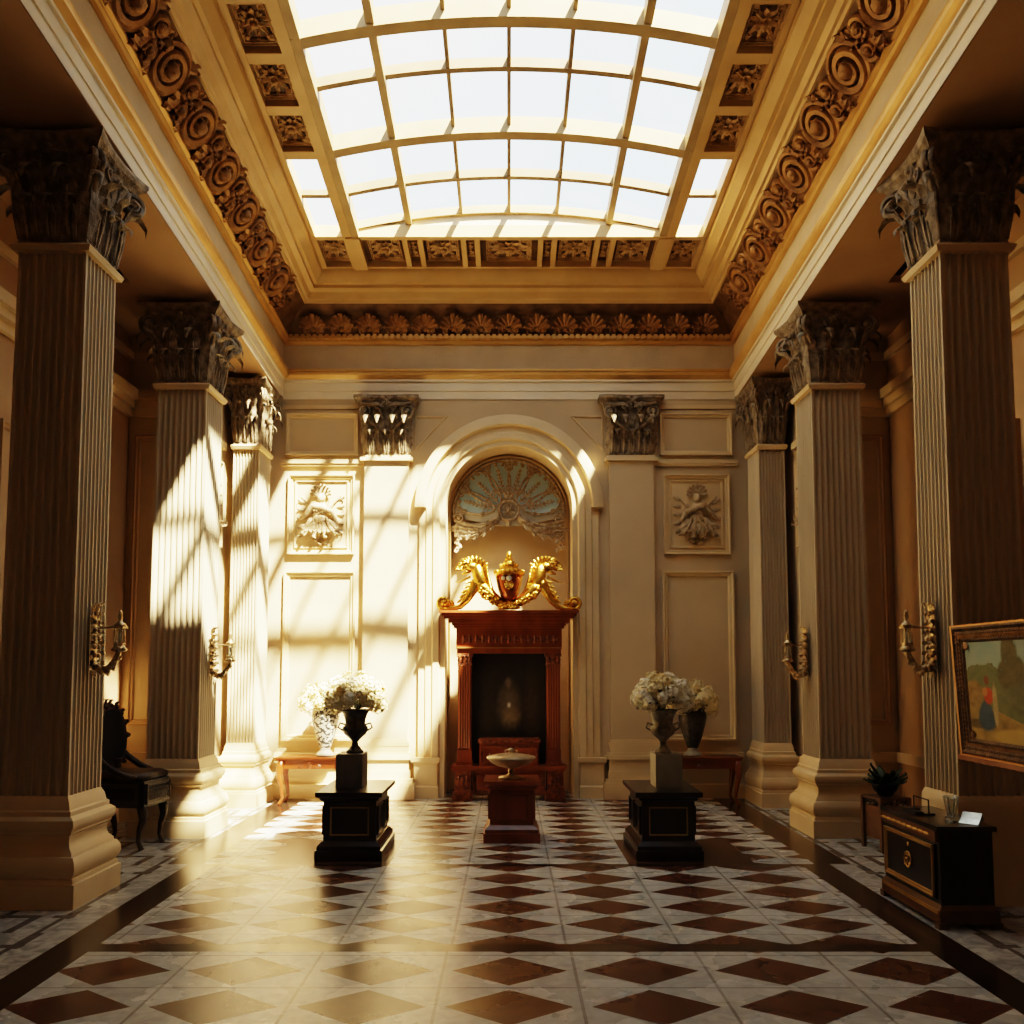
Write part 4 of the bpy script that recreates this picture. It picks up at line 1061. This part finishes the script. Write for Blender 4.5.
for ax_ in (-1, 1):
    for ay in (-1, 1):
        q = MB(); x, y = ax_*.23, ay*.19
        q.tube([(x, y, .39), (x+ax_*.02, y, .33), (x+ax_*.025, y, .27), (x-ax_*.005, y, .17), (x-ax_*.015, y, .08), (x+ax_*.01, y, .02), (x+ax_*.02, y, 0)], [.04, .045, .036, .026, .019, .024, .026], 8)
        q.blob((x+ax_*.03, y, .30), .03, 6); q.build('leg', 'darkcarved', chr_, smooth=True)
def oval(k, n_=32): return [(-.17-.10*((z_:=.50*math.sin(2*pi*i/n_)*.5*k+.0)+.25)*.8, .235*k*math.cos(2*pi*i/n_), .97+z_*1.10) for i in range(n_)]
q = MB(); o1 = oval(.90)
q.rings([[(x-.03, y, z) for x, y, z in o1], [(x+.03, y, z) for x, y, z in o1]]); q.build('back_panel', 'leather', chr_)
q = MB(); o2 = oval(1.0); q.tube(o2 + [o2[0]], .035, 8)
for j in range(15):
    x, y, z = oval(1.06)[2*j % 32]; a = 2*pi*(2*j)/32
    q.leaf(frame((x+.02, y, z), (0, -math.sin(a), math.cos(a)), (0, math.cos(a), math.sin(a)), (1, 0, 0)), .06, .07, .6, 3, n=7)
    q.blob((x+.03, y*.97, z), .02, 6); q.blob((x-.03, y*.97, z), .02, 6)
for j in range(5): q.leaf(frame((-.27, -.10+.05*j, 1.23), (0, 1, 0), (-.1, 0, 1), (1, 0, 0)) @ RZ(.5-.25*j), .10, .06, .6, 3, n=8)
q.build('back_frame', 'darkcarved', chr_, angle=60)
q = MB(); q.tube([(-.21, .0, .60), (-.20, 0, .70), (-.19, 0, .78)], [.14, .10, .12], 10, SC(1, 1, 1), flat=.3); q.build('back_support', 'darkcarved', chr_)
for s in (-1, 1):
    q = MB(); q.tube([(-.20, s*.20, .86), (-.14, s*.235, .78), (-.02, s*.24, .70), (.12, s*.235, .645), (.20, s*.23, .62)], [.026, .028, .028, .024, .03], 8); q.build('arm', 'darkcarved', chr_, smooth=True)

# ------------------------------------------------------------------ black cabinet on the right and the things on it
cab = empty('low_cabinet', (2.83, 6.08, 0), 'low black cabinet with gilt-edged drawer front by the nearest right column', 'cabinet', kind='thing')
hx, hy = .165, .41; H = .62
MB().box(-hx, hx, -hy, hy, .13, H-.03).build('body', 'black', cab)
q = MB().sq([(.02, .03), (.02, .11), (.012, .12), (.0, .14)], hx, hy)
for ax_ in (-1, 1):
    for ay in (-1, 1): q.box(ax_*hx-.03, ax_*hx+.03, ay*hy-.03, ay*hy+.03, 0, .04)
q.build('plinth', 'brownwood', cab)
q = MB().box(-hx-.024, -hx-.018, -hy, hy, .085, .11); q.build('gilt_edge', 'goldline', cab)
MB().box(-hx-.02, hx+.02, -hy-.02, hy+.02, H-.03, H).build('top', 'ebony', cab)
dr = MB().box(-hx-.02, -hx, -hy+.01, hy-.01, H-.10, H-.032); dr = dr.build('drawer', 'brownwood', cab)
q = MB()
for j in range(9): q.leaf(frame((-hx-.021, -hy+.1+.08*j, H-.066), (0, -1, 0), (0, 0, 1), (-1, 0, 0)) @ RZ(pi/2), .07, .03, .5, 3, n=6)
q.build('drawer_inlay', 'goldline', dr)
do = MB().box(-hx-.012, -hx, -hy+.04, hy-.04, .17, H-.115).build('door', 'ebony', cab)
q = MB(); fm = frame((-hx-.013, 0, (.17+H-.115)/2), (0, -1, 0), (0, 0, 1), (-1, 0, 0)); panel_frame(q, fm, 2*hy-.10, H-.30, .03, .015)
q.build('door_frame', 'goldline', do)
q = MB(); q.tube([(-hx-.02, .05*math.cos(2*pi*i/20), .335+.05*math.sin(2*pi*i/20)) for i in range(21)], .005, 5)
for j in range(8): q.leaf(frame((-hx-.014, .0, .335), (0, -1, 0), (0, 0, 1), (-1, 0, 0)) @ RZ(2*pi*j/8) @ T(0, .02, 0), .045, .025, .5, 2, n=5)
q.blob((-hx-.015, 0, .435), (.006, .012, .016), 6); q.build('medallion', 'goldline', do)

gl_ = empty('glass_vase', (2.84, 5.86, .62), 'tall flared clear crystal vase on the black cabinet', 'vase', kind='thing')
MB().lathe([(.028, 0), (.030, .008), (.020, .02), (.022, .03), (.036, .10), (.048, .16), (.045, .16), (.033, .10), (.018, .035)], n=20, mx=Matrix.Shear('XZ', 4, (.0, .0))).build('body', 'clear', gl_, smooth=True)
q = MB()
for j in range(8):
    a = 2*pi*j/8; q.tube([(.023*math.cos(a), .023*math.sin(a), .03), (.037*math.cos(a), .037*math.sin(a), .10), (.048*math.cos(a), .048*math.sin(a), .157)], .0035, 5)
q.lathe([(.03, -.0), (.03, .006)], n=16); q.build('cut_ribs', 'silver', gl_)
gt = empty('small_glass', (2.775, 5.76, .62), 'small clear glass tumbler at the front corner of the black cabinet', 'glass', kind='thing')
MB().lathe([(.022, 0), (.024, .045), (.022, .045), (.02, .005)], n=20).build('body', 'clear', gt, smooth=True)
MB().tube([(.023*math.cos(2*pi*i/20), .023*math.sin(2*pi*i/20), .045) for i in range(21)], .0025, 5).build('rim', 'silver', gt, smooth=True)
cd = MB(); nrm = Vector((-.57, -.46, .68)).normalized(); ux = Vector((.62, -.78, .0)).normalized(); uy = nrm.cross(ux)
cf_ = Matrix(((ux.x, uy.x, nrm.x, 0), (ux.y, uy.y, nrm.y, 0), (ux.z, uy.z, nrm.z, 0), (0, 0, 0, 1)))
cd.rings([[(-.06, -.045, 0), (.06, -.045, 0), (.06, -.045, .003), (-.06, -.045, .003)], [(-.06, .0, -.004), (.06, .0, -.004), (.06, .0, -.001), (-.06, .0, -.001)], [(-.06, .045, 0), (.06, .045, 0), (.06, .045, .003), (-.06, .045, .003)]], mx=cf_)
cd.rings([[(-.06, .045, 0), (.06, .045, 0), (.06, .046, .003), (-.06, .046, .003)], [(-.055, .03, -.06), (.055, .03, -.06), (.055, .033, -.06), (-.055, .033, -.06)]], mx=cf_)
zmin = min(v[2] for v in cd.v); cd.v = [(x, y, z-zmin) for x, y, z in cd.v]
cd = cd.build('folded_card', 'card'); cd.location = (2.91, 5.76, .621); tag(cd, 'small silvery folded card standing at the near end of the black cabinet', 'card', None, 'thing')
st = empty('wire_stand', (2.78, 6.20, .62), 'small black wire frame stand on the far end of the black cabinet', 'stand', kind='thing')
q = MB()
for y in (-.11, .11): q.tube([(-.06, y, .006), (.06, y, .006)], .006, 6); q.tube([(.02, y, .006), (.02, y, .10)], .005, 6)
q.tube([(.02, -.11, .10), (.02, .11, .10)], .005, 6); q.tube([(-.06, -.11, .006), (-.06, .11, .006)], .006, 6); q.build('frame', 'black', st)
MB().box(-.075, .015, -.10, .10, .0, .004).box(-.05, .01, -.06, .09, .004, .012).build('tray', 'leather', st)

# ------------------------------------------------------------------ potted plant on a slatted stand
ps = empty('plant_stand', (3.36, 8.14, 0), 'dark wooden box stand carrying the potted plant beside the middle right column', 'stand', None, R(12), kind='thing')
q = MB()
for ax_ in (-1, 1):
    for ay in (-1, 1): MB().box(ax_*.135-.016, ax_*.135+.016, ay*.135-.016, ay*.135+.016, 0, .45).build('leg', 'brownwood', ps)
MB().box(-.15, .15, -.15, .15, .44, .46).build('top', 'brownwood', ps)
q = MB().box(-.125, .125, -.125, .125, .10, .38)
for k in range(6):
    q.box(-.13, .13, -.13, .13, .11+.045*k, .14+.045*k)
q.build('slatted_box', 'brownwood', ps)
q = MB()
for s in (0, 1, 2, 3):
    for j in range(4): q.spiral(RZ(s*pi/2) @ frame((-.09+.06*j, -.13, .41), (1, 0, 0), (0, 0, 1), (0, -1, 0)), .024, 1.4, .006, 12)
q.build('fretwork', 'darkcarved', ps)
pp = empty('potted_plant', (3.36, 8.14, .46), 'low dark green leafy plant in a dark bowl on the slatted stand', 'plant', kind='thing')
MB().lathe([(.05, 0), (.06, .01), (.10, .06), (.115, .10), (.12, .11), (.105, .11), (.09, .09)], n=20).build('pot', 'black', pp, smooth=True)
q = MB(); rg = random.Random(9)
for j in range(46):
    a = rg.uniform(0, 2*pi); el = rg.uniform(.05, .9)
    q.leaf(T(.03*math.cos(a), .03*math.sin(a), .09) @ RZ(a) @ RX(el), rg.uniform(.18, .30), rg.uniform(.06, .10), .12, 1, n=9)
q.build('leaves', 'leafgreen', pp)

# ------------------------------------------------------------------ framed landscape on an easel, facing the nave
PW, PH = 1.14, .80
pt = empty('framed_painting', (2.86, 5.14, 1.463), 'gilt framed landscape painting with a woman in red and blue, at right edge', 'painting', kind='thing')
pt.rotation_euler = (0, R(-3), 0)
pf = frame((0, 0, 0), (0, -1, 0), (0, 0, 1), (-1, 0, 0))
def land(u, v):
    u = .035+u*.62; v = .16+v*.66
    n_ = fb(u*14, v*14); n2 = fb(u*30+5, v*30)
    c = mix((.30, .40, .36), (.22, .36, .40), (v-.6)/.4)
    c = mix(c, (.42, .44, .34), .6*n_)
    tr = .62+.05*math.sin(u*9)+.06*(n_-.5)
    c = mix(c, (.13, .16, .08), 1 if v < tr+.05*(n2-.5) else 0)
    if v < tr: c = mix(c, (.24, .25, .12), n2*.9)
    t_ = max(ell(u, v, .36, .70, .055, .19), ell(u, v, .40, .62, .06, .10), ell(u, v, .32, .60, .05, .09)); c = mix(c, mix((.07, .08, .035), (.20, .17, .08), n2), t_*(1 if n2 > .28 else .4))
    c = mix(c, mix((.10, .11, .06), (.20, .20, .12), n2), ell(u, v, .62, .45, .32, .13)*.8)
    if v < .34+.06*math.sin(u*7+1): c = mix((.16, .12, .045), (.44, .32, .12), n_*1.2)
    c = mix(c, (.48, .36, .14), .8*ell(u, v, .42, .20, .22, .06))
    c = mix(c, (.06, .05, .03), .6*ell(u, v, .1, .27, .13, .03))
    c = mix(c, mix((.18, .12, .04), (.42, .30, .12), n2), ell(u, v, .08, .47, .075, .09))
    k = ell(u, v, .165, .33, .058-.02*(v-.33)/.1, .10); c = mix(c, mix((.03, .07, .11), (.06, .13, .19), n2), k)
    c = mix(c, mix((.40, .06, .02), (.50, .13, .04), n2), ell(u, v, .19, .46, .034, .055))
    c = mix(c, (.45, .24, .09), ell(u, v, .165, .485, .02, .03)); c = mix(c, (.22, .09, .04), ell(u, v, .183, .56, .018, .03))
    c = mix(c, mix((.30, .24, .13), (.50, .42, .26), n2), ell(u, v, .235, .40, .018, .14)*.8)
    return tuple(min(1, 1.35*x**1.3) for x in c)
painted(pt, 'canvas', PW-.20, PH-.20, 150, 110, land, pf @ T(0, 0, .012))
q = MB()
prof = [(0, -.03), (0, .035), (.018, .042), (.035, .03), (.05, .034), (.075, .018), (.09, .022), (.105, .012), (.105, .0)]
rings = [[(sx*(PW/2-o), sy*(PH/2-o), z) for o, z in prof] for sx, sy in ((-1, -1), (1, -1), (1, 1), (-1, 1), (-1, -1))]
q.rings(rings, cap0=False, cap1=False, closed=False, mx=pf); q.box(-PW/2+.01, PW/2-.01, -PH/2+.01, PH/2-.01, -.03, .008, pf)
fr_o = q.build('frame', 'frame_gilt', pt)
q = MB()
for sx, sy in ((1, 0), (-1, 0), (0, 1), (0, -1)):
    if sx: q.box(sx*PW/2-.014, sx*PW/2+.006, -PH/2-.006, PH/2+.006, -.032, .037, pf)
    else: q.box(-PW/2+.014, PW/2-.014, sy*PH/2-.014, sy*PH/2+.006, -.032, .037, pf)
q.build('outer_edge', 'redgilt_edge', pt)
q = MB()
for (ln, horiz) in ((PW, True), (PH, False)):
    nn = int(ln/.028)
    for i in range(nn):
        t = -ln/2+.04+(ln-.08)*i/(nn-1)
        for s in (-1, 1):
            if horiz: q.leaf(pf @ T(t, s*(PH/2-.062)-.02*1, .026) @ RZ(.5), .05, .022, .5, 2, n=5)
            else: q.leaf(pf @ T(s*(PW/2-.062), t-.02, .026) @ RZ(.5), .05, .022, .5, 2, n=5)
for a, b_ in ((-1, -1), (1, -1), (1, 1), (-1, 1)):
    q.spiral(pf @ T(a*(PW/2-.122), b_*(PH/2-.122), .016), .026, 1.5, .006, 16, sgn=a*b_); q.leaf(pf @ T(a*(PW/2-.10), b_*(PH/2-.10), .016) @ RZ(a*(pi/2+b_*pi/4)), .09, .05, .3, 3, n=7)
q.build('frame_carving', 'carved', fr_o)
ez = empty('easel', (2.90, 4.86, 0), 'dark wooden easel with ledge holding the framed landscape painting at right', 'easel', kind='thing')
MB().box(-.075, .03, -.30, .86, 1.03, 1.058).build('ledge', 'redwood', ez)
for y in (.06, -.24):
    q = MB(); q.tube([(-.02, y-.02, 0), (.02, y, .98), (.10, y, 1.95)], .02, 6); q.build('leg', 'brownwood', ez)
MB().tube([(.55, -.09, 0), (.10, -.09, 1.85)], .02, 6).build('rear_leg', 'brownwood', ez)
MB().tube([(.10, -.26, 1.9), (.10, .08, 1.9)], .02, 6).build('crossbar', 'brownwood', ez)

# ------------------------------------------------------------------ light
wd = bpy.data.worlds.new('sky'); S.world = wd; wd.use_nodes = True
nt = wd.node_tree; bg = nt.nodes['Background']
tc = N(nt, 'ShaderNodeTexCoord'); sp = N(nt, 'ShaderNodeSeparateXYZ'); nt.links.new(tc.outputs['Generated'], sp.inputs[0])
cl = N(nt, 'ShaderNodeTexNoise'); cl.inputs['Scale'].default_value = 2.2; cl.inputs['Detail'].default_value = 5; nt.links.new(tc.outputs['Generated'], cl.inputs['Vector'])
cr = N(nt, 'ShaderNodeValToRGB'); cr.color_ramp.elements[0].position = .35; cr.color_ramp.elements[1].position = .62
cr.color_ramp.elements[0].color = (.62, .86, 1., 1); cr.color_ramp.elements[1].color = (1., 1., .98, 1)
nt.links.new(cl.outputs['Fac'], cr.inputs[0]); nt.links.new(cr.outputs[0], bg.inputs[0]); bg.inputs[1].default_value = 2.3

sd = Vector((-.45, .55, -1.0))
sl = bpy.data.lights.new('sun', 'SUN'); sl.energy = 54; sl.angle = R(1.5); sl.color = (1., .80, .52)
so = bpy.data.objects.new('sun', sl); COL.objects.link(so); so.rotation_euler = sd.to_track_quat('-Z', 'Y').to_euler(); so.location = (4, 2, 12)

# ------------------------------------------------------------------ camera
cm = bpy.data.cameras.new('camera'); co = bpy.data.objects.new('camera', cm); COL.objects.link(co)
co.location = (0, 0, 1.6); co.rotation_euler = (R(90+4.2), 0, 0)
cm.sensor_width = 36; cm.lens = 36*900/1024
cm.shift_x = 3/1024; cm.shift_y = (601.9-512)/1024
cm.clip_start = .05
S.camera = co
S.view_settings.view_transform = 'Filmic'
try: S.view_settings.look = 'High Contrast'
except Exception: pass
S.view_settings.exposure = 0.22
S.cycles.use_denoising = True
S.cycles.max_bounces = 10; S.cycles.diffuse_bounces = 6; S.cycles.transparent_max_bounces = 12
S.cycles.caustics_reflective = False; S.cycles.caustics_refractive = False
S.cycles.sample_clamp_indirect = 8
